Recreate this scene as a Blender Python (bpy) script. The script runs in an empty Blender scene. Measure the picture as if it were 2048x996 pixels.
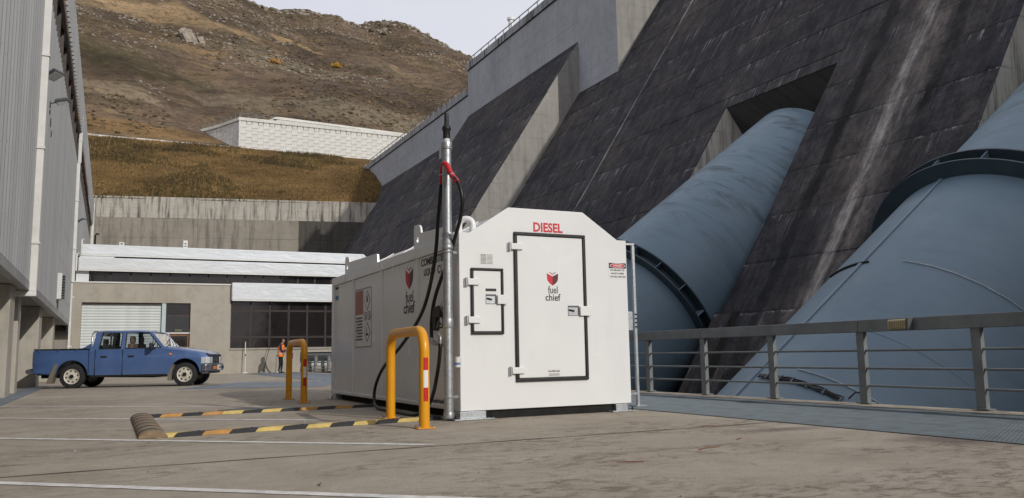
import bpy, bmesh, math, random
import numpy as np
from mathutils import Vector, Matrix, noise as mnoise

random.seed(7); RNG = np.random.default_rng(7)
SC = bpy.context.scene
COL = SC.collection
R = math.radians

# ------------------------------------------------------------------ camera
CAM_H = 0.78
def make_camera():
    yaw, pitch, roll = R(26.07124), R(7.25263), R(-1.03964)
    fwd = Vector((math.sin(yaw)*math.cos(pitch), math.cos(yaw)*math.cos(pitch), math.sin(pitch)))
    right = Vector((math.cos(yaw), -math.sin(yaw), 0))
    up = right.cross(fwd)
    r2 = right*math.cos(roll) + up*math.sin(roll)
    u2 = r2.cross(fwd)
    cam = bpy.data.cameras.new('camera'); ob = bpy.data.objects.new('camera', cam); COL.objects.link(ob)
    m = Matrix((r2, u2, -fwd)).transposed().to_4x4()
    m.translation = (0, 0, CAM_H); ob.matrix_world = m
    cam.sensor_width = 36; cam.lens = 1643.138/2048*36
    cam.clip_start = .05; cam.clip_end = 6000
    SC.camera = ob
make_camera()

# ------------------------------------------------------------------ sky, sun, exposure
SUN_DIR = Vector((0.675, -1.93, 1.0)).normalized()      # towards the sun
SUN_EL = math.asin(SUN_DIR.z)
SUN_AZ = math.atan2(SUN_DIR.x, SUN_DIR.y)
W = bpy.data.worlds.new('World'); SC.world = W; W.use_nodes = True
def make_world():
    nt = W.node_tree; nt.nodes.clear()
    n = nt.nodes.new; L = nt.links.new
    out = n('ShaderNodeOutputWorld'); bg = n('ShaderNodeBackground'); bg.inputs[1].default_value = .1
    sky = n('ShaderNodeTexSky'); sky.sky_type = 'NISHITA'; sky.sun_disc = False
    sky.sun_elevation = SUN_EL; sky.sun_rotation = SUN_AZ
    sky.air_density = 1; sky.dust_density = 2
    tc = n('ShaderNodeTexCoord'); mp = n('ShaderNodeMapping'); mp.inputs['Scale'].default_value = (1.2, 1.2, 3)
    L(tc.outputs['Generated'], mp.inputs[0])
    nz = n('ShaderNodeTexNoise'); nz.inputs['Scale'].default_value = 2.2; nz.inputs['Detail'].default_value = 5
    L(mp.outputs[0], nz.inputs['Vector'])
    rp = n('ShaderNodeValToRGB'); rp.color_ramp.elements[0].position = .3; rp.color_ramp.elements[1].position = .7
    rp.color_ramp.elements[0].color = (6.9, 7.0, 7.85, 1); rp.color_ramp.elements[1].color = (8.1, 8.15, 8.85, 1)
    L(nz.outputs[0], rp.inputs[0])
    mx = n('ShaderNodeMix'); mx.data_type = 'RGBA'; mx.inputs[0].default_value = .9
    L(sky.outputs[0], mx.inputs[6]); L(rp.outputs[0], mx.inputs[7])
    L(mx.outputs[2], bg.inputs[0]); L(bg.outputs[0], out.inputs[0])
make_world()
sun = bpy.data.lights.new('sun', 'SUN'); sun.energy = 2.25; sun.angle = R(.6); sun.color = (1, .965, .90)
so = bpy.data.objects.new('sun', sun); COL.objects.link(so)
so.rotation_euler = SUN_DIR.to_track_quat('Z', 'Y').to_euler()
so.location = SUN_DIR*200
SC.view_settings.view_transform = 'Standard'; SC.view_settings.look = 'None'
SC.view_settings.exposure = 0; SC.view_settings.gamma = 1; SC.view_settings.use_curve_mapping = False
SC.render.engine = 'CYCLES'

# ------------------------------------------------------------------ node materials
class M:
    def __init__(s, name, rough=.6, metal=0., spec=.5):
        s.mat = bpy.data.materials.new(name); s.mat.use_nodes = True
        s.nt = s.mat.node_tree; s.b = s.nt.nodes['Principled BSDF']
        s.b.inputs['Roughness'].default_value = rough; s.b.inputs['Metallic'].default_value = metal
        s.b.inputs['Specular IOR Level'].default_value = spec
        s.tc = s.n('ShaderNodeTexCoord'); s.co = s.tc.outputs['Object']
    def n(s, t): return s.nt.nodes.new(t)
    def link(s, a, b): s.nt.links.new(a, b)
    def put(s, sock, v):
        if isinstance(v, bpy.types.NodeSocket): s.link(v, sock)
        elif isinstance(v, (tuple, list)) and len(v) == 3 and sock.type == 'RGBA': sock.default_value = (*v, 1)
        else: sock.default_value = v
    def map(s, scale=(1, 1, 1), rot=(0, 0, 0), loc=(0, 0, 0), vec=None):
        m = s.n('ShaderNodeMapping'); s.link(vec or s.co, m.inputs[0])
        m.inputs['Scale'].default_value = scale; m.inputs['Rotation'].default_value = rot; m.inputs['Location'].default_value = loc
        return m.outputs[0]
    def noise(s, scale, detail=5, rough=.6, vec=None, dist=0.):
        t = s.n('ShaderNodeTexNoise'); s.link(vec or s.co, t.inputs['Vector'])
        t.inputs['Scale'].default_value = scale; t.inputs['Detail'].default_value = detail
        t.inputs['Roughness'].default_value = rough; t.inputs['Distortion'].default_value = dist
        return t.outputs[0]
    def voro(s, scale, vec=None, feature='F1'):
        t = s.n('ShaderNodeTexVoronoi'); t.feature = feature; s.link(vec or s.co, t.inputs['Vector']); t.inputs['Scale'].default_value = scale
        return t.outputs['Distance']
    def ramp(s, fac, stops):
        t = s.n('ShaderNodeValToRGB'); cr = t.color_ramp
        while len(cr.elements) < len(stops): cr.elements.new(.5)
        for e, (p, c) in zip(cr.elements, stops):
            e.position = p; e.color = (c, c, c, 1) if isinstance(c, (int, float)) else (*c, 1)
        s.put(t.inputs[0], fac); return t.outputs[0]
    def mix(s, fac, a, b, mode='MIX'):
        t = s.n('ShaderNodeMix'); t.data_type = 'RGBA'; t.blend_type = mode; t.clamp_factor = True
        s.put(t.inputs[0], fac); s.put(t.inputs[6], a); s.put(t.inputs[7], b); return t.outputs[2]
    def math(s, op, a, b=0., c=0.):
        t = s.n('ShaderNodeMath'); t.operation = op
        s.put(t.inputs[0], a); s.put(t.inputs[1], b); s.put(t.inputs[2], c); return t.outputs[0]
    def xyz(s, vec=None):
        t = s.n('ShaderNodeSeparateXYZ'); s.link(vec or s.co, t.inputs[0]); return t.outputs
    def comb(s, x, y, z):
        t = s.n('ShaderNodeCombineXYZ'); s.put(t.inputs[0], x); s.put(t.inputs[1], y); s.put(t.inputs[2], z); return t.outputs[0]
    def rand(s): return s.n('ShaderNodeObjectInfo').outputs['Random']
    def color(s, c): s.put(s.b.inputs['Base Color'], c); return s
    def rough(s, c): s.put(s.b.inputs['Roughness'], c); return s
    def bump(s, h, strength=.3, dist=.02):
        t = s.n('ShaderNodeBump'); t.inputs['Strength'].default_value = strength; t.inputs['Distance'].default_value = dist
        s.put(t.inputs['Height'], h); s.link(t.outputs[0], s.b.inputs['Normal']); return s
    def band(s, v, c, w):       # 1 at |v-c|=0 falling to 0 at w
        return s.math('SUBTRACT', 1., s.math('MINIMUM', 1., s.math('DIVIDE', s.math('ABSOLUTE', s.math('SUBTRACT', v, c)), w)))

def sc3(c, k): return tuple(min(1, x*k) for x in c)
def plain(name, c, rough=.5, metal=0., var=.12, scale=6., bump=0., dirt=0.):
    m = M(name, rough, metal); f = m.noise(scale, 6)
    col = m.ramp(f, [(.3, sc3(c, 1-var)), (.7, sc3(c, 1+var))])
    if dirt: col = m.mix(m.ramp(m.noise(scale*.35, 8, .7), [(.5, 0.), (.75, dirt)]), col, (.12, .10, .08))
    m.color(col)
    m.rough(m.ramp(m.noise(scale*2.3, 4), [(.3, max(0, rough-.07)), (.7, min(1, rough+.1))]))
    if bump: m.bump(m.noise(scale*6, 6), bump, .01)
    return m.mat

def m_ground():
    m = M('yard_concrete', .88, 0, .3)
    X, Y, Z = m.xyz()
    big = m.noise(.22, 7, .7); mid = m.noise(1.3, 9, .75); sm = m.noise(9, 9, .8); fine = m.noise(60, 8, .8)
    st = m.noise(1., 9, .78, m.map((.8, 1.5, 1), (0, 0, R(14))), .5)
    st2 = m.noise(1., 8, .8, m.map((5., 8., 1), (0, 0, R(-20))), .5)
    c = m.ramp(big, [(.30, (.23, .20, .162)), (.5, (.30, .268, .222)), (.70, (.345, .312, .262))])
    c = m.mix(m.ramp(mid, [(.36, .45), (.52, 0.)]), c, (.20, .165, .125))
    c = m.mix(m.ramp(mid, [(.55, 0.), (.72, .4)]), c, (.38, .34, .28))
    c = m.mix(m.ramp(st, [(.50, 0.), (.70, .55)]), c, (.215, .18, .138))
    c = m.mix(m.ramp(sm, [(.36, .55), (.5, 0.)]), c, (.26, .225, .18))
    c = m.mix(m.ramp(sm, [(.56, 0.), (.7, .35)]), c, (.42, .385, .33))
    c = m.mix(m.ramp(m.noise(.6, 8, .72, m.map(loc=(31, 7, 0))), [(.60, 0.), (.72, .5)]), c, (.15, .128, .106))
    c = m.mix(m.ramp(fine, [(.36, .7), (.5, 0.)]), c, (.14, .12, .10))
    c = m.mix(m.ramp(fine, [(.58, 0.), (.7, .4)]), c, (.45, .42, .37))
    # scoured, flaking surface in the foreground
    zone = m.ramp(m.noise(.5, 4, .6, m.map((1, 1.6, 1), loc=(2, 4, 0))), [(.44, 0.), (.58, 1.)])
    flake = m.math('MULTIPLY', m.ramp(st2, [(.40, .85), (.5, 0.)]), zone)
    c = m.mix(flake, c, (.125, .10, .076))
    v = m.voro(2.4, m.map((1, 2.2, 1)), 'DISTANCE_TO_EDGE')
    crack = m.math('MULTIPLY', m.ramp(v, [(0., 1.), (.012, 0.)]), m.ramp(m.noise(.9, 3), [(.5, 0.), (.6, .55)]))
    c = m.mix(crack, c, (.1, .085, .07))
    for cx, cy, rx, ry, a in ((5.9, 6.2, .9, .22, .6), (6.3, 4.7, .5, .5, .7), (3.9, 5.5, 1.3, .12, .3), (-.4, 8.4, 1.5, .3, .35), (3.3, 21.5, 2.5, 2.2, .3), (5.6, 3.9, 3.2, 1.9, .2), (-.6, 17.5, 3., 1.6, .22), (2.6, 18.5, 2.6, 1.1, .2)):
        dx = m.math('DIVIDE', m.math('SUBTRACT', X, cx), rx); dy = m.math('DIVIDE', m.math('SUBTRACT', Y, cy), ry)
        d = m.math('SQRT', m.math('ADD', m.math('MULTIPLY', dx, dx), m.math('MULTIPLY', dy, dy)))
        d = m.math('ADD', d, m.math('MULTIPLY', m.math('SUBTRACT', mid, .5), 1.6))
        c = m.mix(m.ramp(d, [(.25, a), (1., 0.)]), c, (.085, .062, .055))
    c = m.mix(1., c, (1.38, 1.36, 1.32), 'MULTIPLY')
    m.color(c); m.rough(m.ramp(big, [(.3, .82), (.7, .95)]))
    h = m.math('ADD', m.math('ADD', m.math('MULTIPLY', fine, .35), m.math('MULTIPLY', sm, .8)), m.math('MULTIPLY', flake, -.5))
    m.bump(h, .6, .012); return m.mat

def m_dam():
    m = M('stained_dam_concrete', .92, 0, .25)
    X, Y, Z = m.xyz()
    v = m.math('ADD', m.math('MULTIPLY', X, math.cos(R(57))), m.math('MULTIPLY', Z, math.sin(R(57))))
    sv = m.comb(Y, v, 0.)
    streak = m.noise(1., 8, .68, m.map((.9, .10, 1), vec=sv), .6)
    fines = m.noise(1., 7, .75, m.map((6., .45, 1), vec=sv), .5)
    board = m.noise(1., 6, .7, m.map((.35, 5., 1), vec=sv), .3)
    blot = m.noise(.13, 7, .7, sv)
    pit = m.noise(2.6, 9, .8); rough = m.noise(.9, 9, .78, sv, .3)
    c = m.ramp(streak, [(.28, (.017, .018, .022)), (.48, (.033, .033, .036)), (.72, (.056, .053, .050))])
    c = m.mix(m.ramp(blot, [(.44, 0.), (.62, .85)]), c, (.070, .058, .048))
    c = m.mix(m.ramp(m.noise(.07, 5, .6, m.map(loc=(3, 21, 0), vec=sv)), [(.5, 0.), (.62, .6)]), c, (.018, .019, .024))
    c = m.mix(m.ramp(fines, [(.54, 0.), (.72, .45)]), c, (.105, .10, .097))
    c = m.mix(m.ramp(board, [(.54, 0.), (.7, .4)]), c, (.015, .015, .016))
    c = m.mix(m.ramp(pit, [(.34, .75), (.47, 0.)]), c, (.010, .010, .011))
    c = m.mix(m.ramp(rough, [(.58, 0.), (.7, .4)]), c, (.11, .10, .09))
    # white lime runs that start at the lift joints
    fr = m.math('FRACT', m.math('DIVIDE', m.math('ADD', Z, 100.), 2.5))
    patch = m.ramp(m.noise(.22, 4, .6, m.map(loc=(9, 3, 0), vec=sv)), [(.44, 0.), (.55, 1.)])
    run = m.math('MULTIPLY', m.ramp(fr, [(.35, 0.), (.98, 1.)]), m.ramp(m.noise(1., 5, .75, m.map((4.6, .16, 1), (0, 0, R(2)), vec=sv)), [(.565, 0.), (.64, 1.)]))
    run = m.math('MULTIPLY', run, patch)
    c = m.mix(m.math('MULTIPLY', run, .8), c, (.40, .39, .37))
    edge = m.math('MULTIPLY', m.ramp(fr, [(.93, 0.), (.985, 1.)]), m.math('MULTIPLY', m.ramp(m.noise(1.6, 7, .8), [(.5, 0.), (.60, .8)]), m.ramp(m.noise(.16, 4, .6, m.map(loc=(17, 2, 5), vec=sv)), [(.46, .1), (.6, 1.)])))
    c = m.mix(edge, c, (.32, .31, .29))
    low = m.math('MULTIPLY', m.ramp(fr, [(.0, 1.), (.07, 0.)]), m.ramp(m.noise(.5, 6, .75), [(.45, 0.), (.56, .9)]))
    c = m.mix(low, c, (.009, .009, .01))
    # seepage along two contraction joints
    wob = m.math('MULTIPLY', m.math('SUBTRACT', m.noise(.5, 6, .75), .5), 1.3)
    Yw = m.math('ADD', Y, wob)
    wide = m.math('MULTIPLY', m.ramp(m.band(Yw, 26.15, 1.7), [(.05, 0.), (.75, 1.)]), m.ramp(m.noise(1., 8, .8, m.map((1.6, .35, 1), vec=sv)), [(.38, 0.), (.62, .8)]))
    c = m.mix(wide, c, (.19, .165, .14))
    core = m.math('MULTIPLY', m.ramp(m.band(m.math('ADD', Y, m.math('MULTIPLY', wob, .25)), 26.4, .42), [(0., 0.), (.5, 1.)]), m.ramp(m.noise(1., 7, .75, m.map((4, .4, 1), vec=sv)), [(.38, .1), (.6, .9)]))
    c = m.mix(core, c, (.36, .33, .29))
    thin = m.math('MULTIPLY', m.ramp(m.band(Y, 56.45, .15), [(0., 0.), (.6, 1.)]), m.ramp(m.noise(.35, 5), [(.38, .15), (.6, .85)]))
    c = m.mix(thin, c, (.38, .38, .37))
    wet = m.math('MULTIPLY', m.ramp(m.band(Yw, 29.3, .5), [(0., 0.), (.5, 1.)]), m.ramp(m.noise(.12, 3), [(.35, .4), (.6, 1.)]))
    c = m.mix(m.math('MULTIPLY', wet, .9), c, (.007, .007, .008))
    wet2 = m.math('MULTIPLY', m.ramp(m.band(Yw, 24.3, .55), [(0., 0.), (.5, 1.)]), m.ramp(m.noise(.15, 3, .5, m.map(loc=(5, 5, 5))), [(.45, 0.), (.6, 1.)]))
    c = m.mix(m.math('MULTIPLY', wet2, .85), c, (.008, .008, .008))
    c = m.mix(1., c, m.ramp(m.noise(.75, 8, .8, m.map((1.4, .7, 1), vec=sv)), [(.34, (.5, .51, .56)), (.5, (1.3, 1.32, 1.42)), (.66, (2.3, 2.25, 2.3))]), 'MULTIPLY'); c = m.mix(m.math('MULTIPLY', m.rand(), .3), c, (.026, .026, .029))
    m.color(c); m.bump(m.math('ADD', m.math('MULTIPLY', pit, .6), m.math('ADD', rough, m.math('MULTIPLY', fines, .4))), .8, .16); return m.mat

def m_conc(name, c, streak=.5, dark=(.06, .055, .05), scale=1., bump=.3, board=0.):
    m = M(name, .85, 0, .3); X, Y, Z = m.xyz(); k = scale
    h = m.math('ADD', X, Y)
    n1 = m.noise(.35*k, 8, .68); n2 = m.noise(2.2*k, 9, .75)
    sv = m.comb(h, Z, 0.)
    st = m.noise(1., 8, .7, m.map((2.4*k, .14*k, 1), vec=sv))
    col = m.ramp(n1, [(.3, sc3(c, .84)), (.5, c), (.7, sc3(c, 1.12))])
    col = m.mix(m.ramp(n2, [(.36, .45), (.5, 0.)]), col, sc3(c, .66))
    col = m.mix(m.ramp(n2, [(.56, 0.), (.7, .3)]), col, sc3(c, 1.25))
    col = m.mix(m.ramp(st, [(.49, 0.), (.63, streak)]), col, dark)
    col = m.mix(m.ramp(st, [(.28, .5*streak), (.44, 0.)]), col, sc3(c, 1.3))
    if board:
        wz = m.math('ADD', Z, m.math('MULTIPLY', m.noise(.2, 3), .15))
        col = m.mix(m.math('MULTIPLY', m.ramp(m.math('FRACT', m.math('DIVIDE', wz, board)), [(.0, 1.), (.06, 0.)]), m.ramp(m.noise(.5, 5, .7), [(.42, 0.), (.6, .6)])), col, dark)
    col = m.mix(m.math('MULTIPLY', m.rand(), .14), col, sc3(c, .6))
    m.color(col); m.bump(n2, bump, .03); return m.mat

def m_hill():
    m = M('dry_scrub_hillside', .95, 0, .1); X, Y, Z = m.xyz()
    a = m.noise(.018, 7, .65); b = m.noise(.07, 8, .72); d = m.noise(.6, 8, .78); e = m.noise(1., 6, .75, m.map((.10, .30, .30)))
    c = m.ramp(a, [(.32, (.058, .041, .030)), (.5, (.078, .056, .040)), (.68, (.098, .071, .047))])
    c = m.mix(m.ramp(b, [(.50, 0.), (.66, .8)]), c, (.145, .102, .055))
    c = m.mix(m.ramp(m.noise(.05, 7, .7, m.map(loc=(40, 3, 9))), [(.54, 0.), (.66, .75)]), c, (.062, .056, .026))
    c = m.mix(m.ramp(m.noise(.03, 6, .65, m.map(loc=(3, 55, 2))), [(.54, 0.), (.66, .6)]), c, (.095, .07, .058))
    rock = m.math('MULTIPLY', m.ramp(m.noise(.9, 6, .8), [(.52, 0.), (.66, .8)]), m.ramp(m.noise(.045, 5, .7, m.map((.6, 1.6, 1), loc=(12, 8, 30))), [(.45, 0.), (.58, 1.)]))
    c = m.mix(rock, c, (.235, .195, .145))
    def blob(cx, cy, rx, ry, rot, col, amt):
        q = m.map((1/rx, 1/ry, 0), vec=m.map(rot=(0, 0, rot), loc=(0, 0, 0), vec=m.map(loc=(-cx, -cy, 0))))
        t = m.n('ShaderNodeVectorMath'); t.operation = 'LENGTH'; m.link(q, t.inputs[0])
        r = m.math('ADD', t.outputs['Value'], m.math('MULTIPLY', m.math('SUBTRACT', b, .5), 1.5))
        return m.mix(m.ramp(r, [(.55, amt), (1., 0.)]), c, col)
    c = blob(17, 297, 40, 15, R(-4), (.235, .165, .092), 1.)
    c = blob(0, 216, 13, 5, R(4), (.20, .155, .105), .75)
    c = blob(4, 238, 22, 9, R(5), (.042, .037, .019), .75)
    c = blob(3, 197, 26, 4.5, 0, (.125, .078, .032), .85)
    c = blob(45, 210, 32, 5, R(-3), (.125, .085, .04), .6)
    c = blob(90, 262, 26, 16, R(20), (.06, .043, .033), .6)
    c = blob(62, 320, 13, 4, 0, (.235, .165, .085), .95)
    c = blob(14, 262, 20, 5, R(-6), (.17, .115, .058), .7)
    c = blob(60, 228, 45, 9, R(-4), (.155, .13, .09), .7)
    c = blob(56, 277, 34, 11, 0, (.15, .128, .088), .75)
    c = m.mix(m.ramp(d, [(.36, .75), (.5, 0.)]), c, (.035, .027, .018))
    c = m.mix(m.ramp(d, [(.56, 0.), (.74, .55)]), c, (.165, .125, .08))
    c = m.mix(m.ramp(e, [(.40, .55), (.52, 0.)]), c, (.03, .024, .016)); c = m.mix(m.ramp(e, [(.55, 0.), (.68, .45)]), c, (.15, .115, .072))
    c = m.mix(1., c, m.ramp(m.noise(.02, 5, .6, m.map(loc=(60, 9, 4))), [(.36, (1.15, 1.15, 1.15)), (.64, (2.25, 2.2, 2.2))]), 'MULTIPLY')
    m.color(c); m.bump(m.math('ADD', d, m.math('MULTIPLY', b, 2.)), .9, .9); return m.mat

def m_bank():
    m = M('dry_grass_bank', .95, 0, .1)
    b = m.noise(.09, 7, .7, m.map((1, 1, 1.4))); d = m.noise(1.3, 8, .75, m.map((1, .7, .7)))
    c = m.ramp(b, [(.3, (.10, .060, .020)), (.5, (.155, .092, .032)), (.7, (.205, .130, .052))])
    c = m.mix(m.ramp(m.noise(.12, 6, .7, m.map(loc=(7, 7, 1))), [(.5, 0.), (.68, .8)]), c, (.062, .050, .016))
    c = m.mix(m.ramp(d, [(.36, .7), (.5, 0.)]), c, (.04, .028, .011)); c = m.mix(m.ramp(d, [(.58, 0.), (.75, .5)]), c, (.25, .165, .07))
    m.color(c); m.bump(d, .9, .5); return m.mat

def m_pipe():
    m = M('penstock_paint', .42, 0, .35); X, Y, Z = m.xyz()
    a = m.noise(.25, 6, .65); st = m.noise(1., 6, .7, m.map((1.6, 1.6, .2)))
    c = m.ramp(a, [(.3, (.135, .198, .25)), (.7, (.168, .235, .285))])
    u = m.math('ADD', m.math('MULTIPLY', X, .808), m.math('MULTIPLY', Z, .589))
    drip = m.noise(1., 6, .75, m.map((1.25, .30, .2), vec=m.comb(u, Y, Z)), .8)
    zone = m.math('MULTIPLY', m.ramp(m.noise(.16, 5, .65, m.map(loc=(4, 2, 6))), [(.42, 0.), (.56, 1.)]), m.ramp(m.math('DIVIDE', m.math('SUBTRACT', u, 24.), 10.), [(.0, .12), (.7, 1.)]))
    c = m.mix(m.math('MULTIPLY', m.ramp(drip, [(.48, 0.), (.64, .9)]), zone), c, (.04, .047, .05))
    c = m.mix(m.math('MULTIPLY', m.ramp(drip, [(.3, .5), (.42, 0.)]), zone), c, (.25, .31, .33))
    c = m.mix(m.ramp(m.noise(.5, 7, .7, m.map(loc=(8, 1, 3))), [(.62, 0.), (.75, .35)]), c, (.10, .13, .12))
    c = m.mix(m.ramp(st, [(.62, 0.), (.8, .35)]), c, (.26, .31, .33))
    c = m.mix(m.ramp(m.noise(7, 4), [(.70, 0.), (.76, .5)]), c, (.08, .09, .09))
    m.color(c); m.rough(m.ramp(st, [(.3, .38), (.7, .6)])); m.bump(a, .08, .1); return m.mat

def m_clad():
    m = M('grey_metal_cladding', .45, .25, .4)
    st = m.noise(1., 6, .6, m.map((1, 1.1, .05))); n = m.noise(.4, 6)
    c = m.ramp(st, [(.3, (.26, .265, .27)), (.7, (.34, .34, .34))])
    c = m.mix(m.ramp(n, [(.5, 0.), (.7, .35)]), c, (.24, .24, .24))
    m.color(c); m.rough(m.ramp(n, [(.3, .4), (.7, .55)])); return m.mat

def m_wrap():
    m = M('white_wrapped_sheeting', .38, 0, .4)
    f = m.noise(1.1, 6, .6, m.map((1, 1, 1.6)), 1.2); w = m.noise(1., 4, .6, m.map((.9, 1, 3.4), (0, R(28), 0)), .8)
    m.color(m.ramp(f, [(.3, (.65, .675, .70)), (.7, (.73, .75, .77))]))
    m.bump(m.math('ADD', m.math('MULTIPLY', w, 1.), m.math('MULTIPLY', f, .5)), .35, .1); return m.mat

def m_glass():
    m = M('window_glass', .03); nt = m.nt
    tr = m.n('ShaderNodeBsdfTransparent'); tr.inputs[0].default_value = (.72, .76, .78, 1)
    gl = m.n('ShaderNodeBsdfGlossy'); gl.inputs['Roughness'].default_value = .02
    fr = m.n('ShaderNodeFresnel'); fr.inputs[0].default_value = 1.5
    mx = m.n('ShaderNodeMixShader'); m.link(m.math('ADD', fr.outputs[0], m.math('MULTIPLY', m.noise(3), .03)), mx.inputs[0])
    m.link(tr.outputs[0], mx.inputs[1]); m.link(gl.outputs[0], mx.inputs[2])
    m.link(mx.outputs[0], nt.nodes['Material Output'].inputs[0]); return m.mat

def m_steel():
    m = M('galvanised_steel', .42, .75, .5); v = m.voro(28); n = m.noise(5, 6)
    c = m.ramp(v, [(0., (.36, .38, .40)), (.6, (.50, .52, .54))]); c = m.mix(m.ramp(n, [(.5, 0.), (.72, .5)]), c, (.26, .27, .28))
    m.color(c); m.rough(m.ramp(n, [(.3, .35), (.7, .55)])); return m.mat

def m_white():
    m = M('white_enamel', .25, 0, .45)
    n = m.noise(1.6, 7, .6); st = m.noise(1., 6, .7, m.map((5, 5, .5)))
    c = m.ramp(n, [(.3, (.775, .777, .77)), (.7, (.81, .81, .80))])
    c = m.mix(m.ramp(st, [(.58, 0.), (.8, .16)]), c, (.45, .43, .40))
    c = m.mix(m.ramp(m.noise(60, 3), [(.72, 0.), (.78, .25)]), c, (.4, .38, .36))
    m.color(c); m.rough(m.ramp(n, [(.3, .20), (.7, .29)])); return m.mat

def m_yellow():
    m = M('yellow_powder_coat', .33, 0, .5); n = m.noise(5, 6)
    c = m.ramp(n, [(.3, (.70, .30, .006)), (.7, (.80, .36, .012))]); c = m.mix(m.ramp(m.noise(26, 5, .7), [(.64, 0.), (.72, .55)]), c, (.25, .13, .03))
    m.color(c); return m.mat

def m_carpaint():
    m = M('blue_metallic_paint', .3, .2, .5); n = m.noise(2.2, 6)
    c = m.ramp(n, [(.3, (.070, .130, .300)), (.7, (.088, .158, .345))]); m.color(c)
    m.b.inputs['Coat Weight'].default_value = .9; m.b.inputs['Coat Roughness'].default_value = .06; return m.mat

def m_hump():
    m = M('ribbed_tan_rubber', .85); X, Y, Z = m.xyz(); n = m.noise(14, 5)
    m.color(m.ramp(n, [(.3, (.20, .14, .085)), (.7, (.30, .215, .13))])); return m.mat

MT = {}
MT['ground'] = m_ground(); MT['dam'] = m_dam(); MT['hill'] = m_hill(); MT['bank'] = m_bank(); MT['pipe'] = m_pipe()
MT['clad'] = m_clad(); MT['wrap'] = m_wrap(); MT['glass'] = m_glass(); MT['steel'] = m_steel(); MT['white'] = m_white()
MT['yellow'] = m_yellow(); MT['blue'] = m_carpaint(); MT['hump'] = m_hump()
MT['dam_side'] = m_conc('pale_form_concrete', (.30, .285, .26), .45, (.13, .12, .10), .6, .3, 2.5)
MT['slot_side'] = m_conc('pale_slot_concrete', (.52, .48, .41), .7, (.10, .09, .08), .9, .3, 2.5)
MT['dam_wall'] = m_conc('crest_wall_concrete', (.36, .375, .395), .35, (.24, .245, .255), .45, .2, 2.2)
MT['dam_cap'] = m_conc('streaked_parapet_concrete', (.35, .36, .37), .95, (.03, .03, .03), .8, .3)
MT['trough'] = m_conc('dark_concrete', (.055, .053, .05), .6, (.018, .018, .018), .8, .4)  # one dark tone for slot interiors, pit floor, grooves and wall core
MT['ret'] = m_conc('weathered_wall_upper', (.42, .39, .335), .95, (.05, .044, .038), .55, .4, 1.1)
MT['ret2'] = m_conc('weathered_wall_lower', (.275, .248, .205), .75, (.12, .105, .088), .6, .4, .8)
MT['ret3'] = m_conc('damp_wall', (.085, .077, .066), .6, (.04, .036, .032), .9, .4, .8)
MT['hex'] = m_conc('pale_wall_panel', (.66, .645, .595), .3, (.40, .38, .34), 1., .3)
MT['hexgap'] = m_conc('panel_joint', (.13, .118, .10), .2, (.1, .09, .08), 1., .2)
MT['render'] = m_conc('tan_rendered_concrete', (.405, .372, .315), .25, (.29, .24, .17), .8, .2)
MT['pier'] = m_conc('pier_concrete', (.45, .42, .36), .35, (.24, .225, .19), 1.2, .3)
MT['soffit'] = plain('soffit_board', (.30, .295, .28), .8)
MT['paint'] = plain('white_line_paint', (.72, .70, .66), .7, 0, .22, 9., .2, .6)
MT['black'] = plain('black_rubber', (.013, .013, .014), .55, 0, .3, 10)
MT['hose'] = plain('black_hose_rubber', (.008, .008, .008), .42, 0, .3, 10)
MT['skid'] = plain('black_skid_steel', (.008, .0075, .0075), .85, 0, .4, 5)
MT['darkgrey'] = plain('dark_grey_steel', (.085, .09, .095), .5, .2, .2, 4)
MT['rail'] = plain('grey_rail_paint', (.19, .205, .205), .5, .15, .2, 3, .1, .4)
MT['grating'] = plain('blue_grey_grating', (.20, .235, .26), .5, .45, .2, 4, 0, .3)
MT['plate'] = plain('blue_grey_floor_plate', (.17, .20, .235), .5, .3, .2, 3, .2, .4)
MT['whitepaint'] = plain('white_gloss_paint', (.70, .69, .66), .4, 0, .06, 4, 0, .12)
MT['brown'] = plain('brown_window_frame', (.042, .028, .024), .5, 0, .25, 3)
MT['tint'] = plain('bronze_tinted_glass', (.018, .015, .015), .06, 0, .3, .8)
MT['interior'] = plain('dim_interior', (.05, .043, .036), .9)
MT['wood'] = plain('brown_timber', (.20, .09, .045), .55, 0, .2, 6)
MT['teal'] = plain('pale_blue_jamb', (.45, .55, .57), .5, 0, .05, 4)
MT['roller'] = plain('roller_door_paint', (.60, .63, .62), .42, .1, .06, 3, 0, .2)
MT['red'] = plain('red_plastic', (.55, .012, .014), .4, 0, .1, 6)
MT['redprint'] = plain('red_print', (.58, .015, .03), .5, 0, .05)
MT['darkred'] = plain('dark_red_print', (.10, .012, .022), .5, 0, .05)
MT['ink'] = plain('black_print', (.014, .014, .016), .5, 0, .1)
MT['greyink'] = plain('grey_print', (.075, .075, .08), .5, 0, .1)
MT['paper'] = plain('white_sticker', (.76, .75, .73), .4, 0, .03)
MT['fadedred'] = plain('faded_red_print', (.40, .15, .13), .5, 0, .1)
MT['blueprint'] = plain('blue_print', (.08, .2, .42), .5, 0, .1)
MT['tyre'] = plain('tyre_rubber', (.016, .016, .017), .8, 0, .25, 12)
MT['rim'] = plain('cream_wheel_paint', (.58, .54, .46), .45, 0, .1, 8, 0, .3)
MT['chrome'] = plain('brushed_bumper', (.30, .31, .33), .25, .85, .1)
MT['lamp'] = plain('headlamp_lens', (.62, .64, .66), .12, .2, .1)
MT['orange'] = plain('orange_lens', (.75, .19, .02), .3, 0, .1)
MT['seat'] = plain('tan_seat_cloth', (.26, .16, .11), .9)
MT['mud'] = plain('tan_mud_flap', (.17, .145, .11), .8)
MT['bulk'] = plain('yellowed_lens', (.42, .35, .20), .35, 0, .12, 20)
MT['hivis'] = plain('orange_hi_vis_cloth', (.85, .20, .02), .8)
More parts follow.
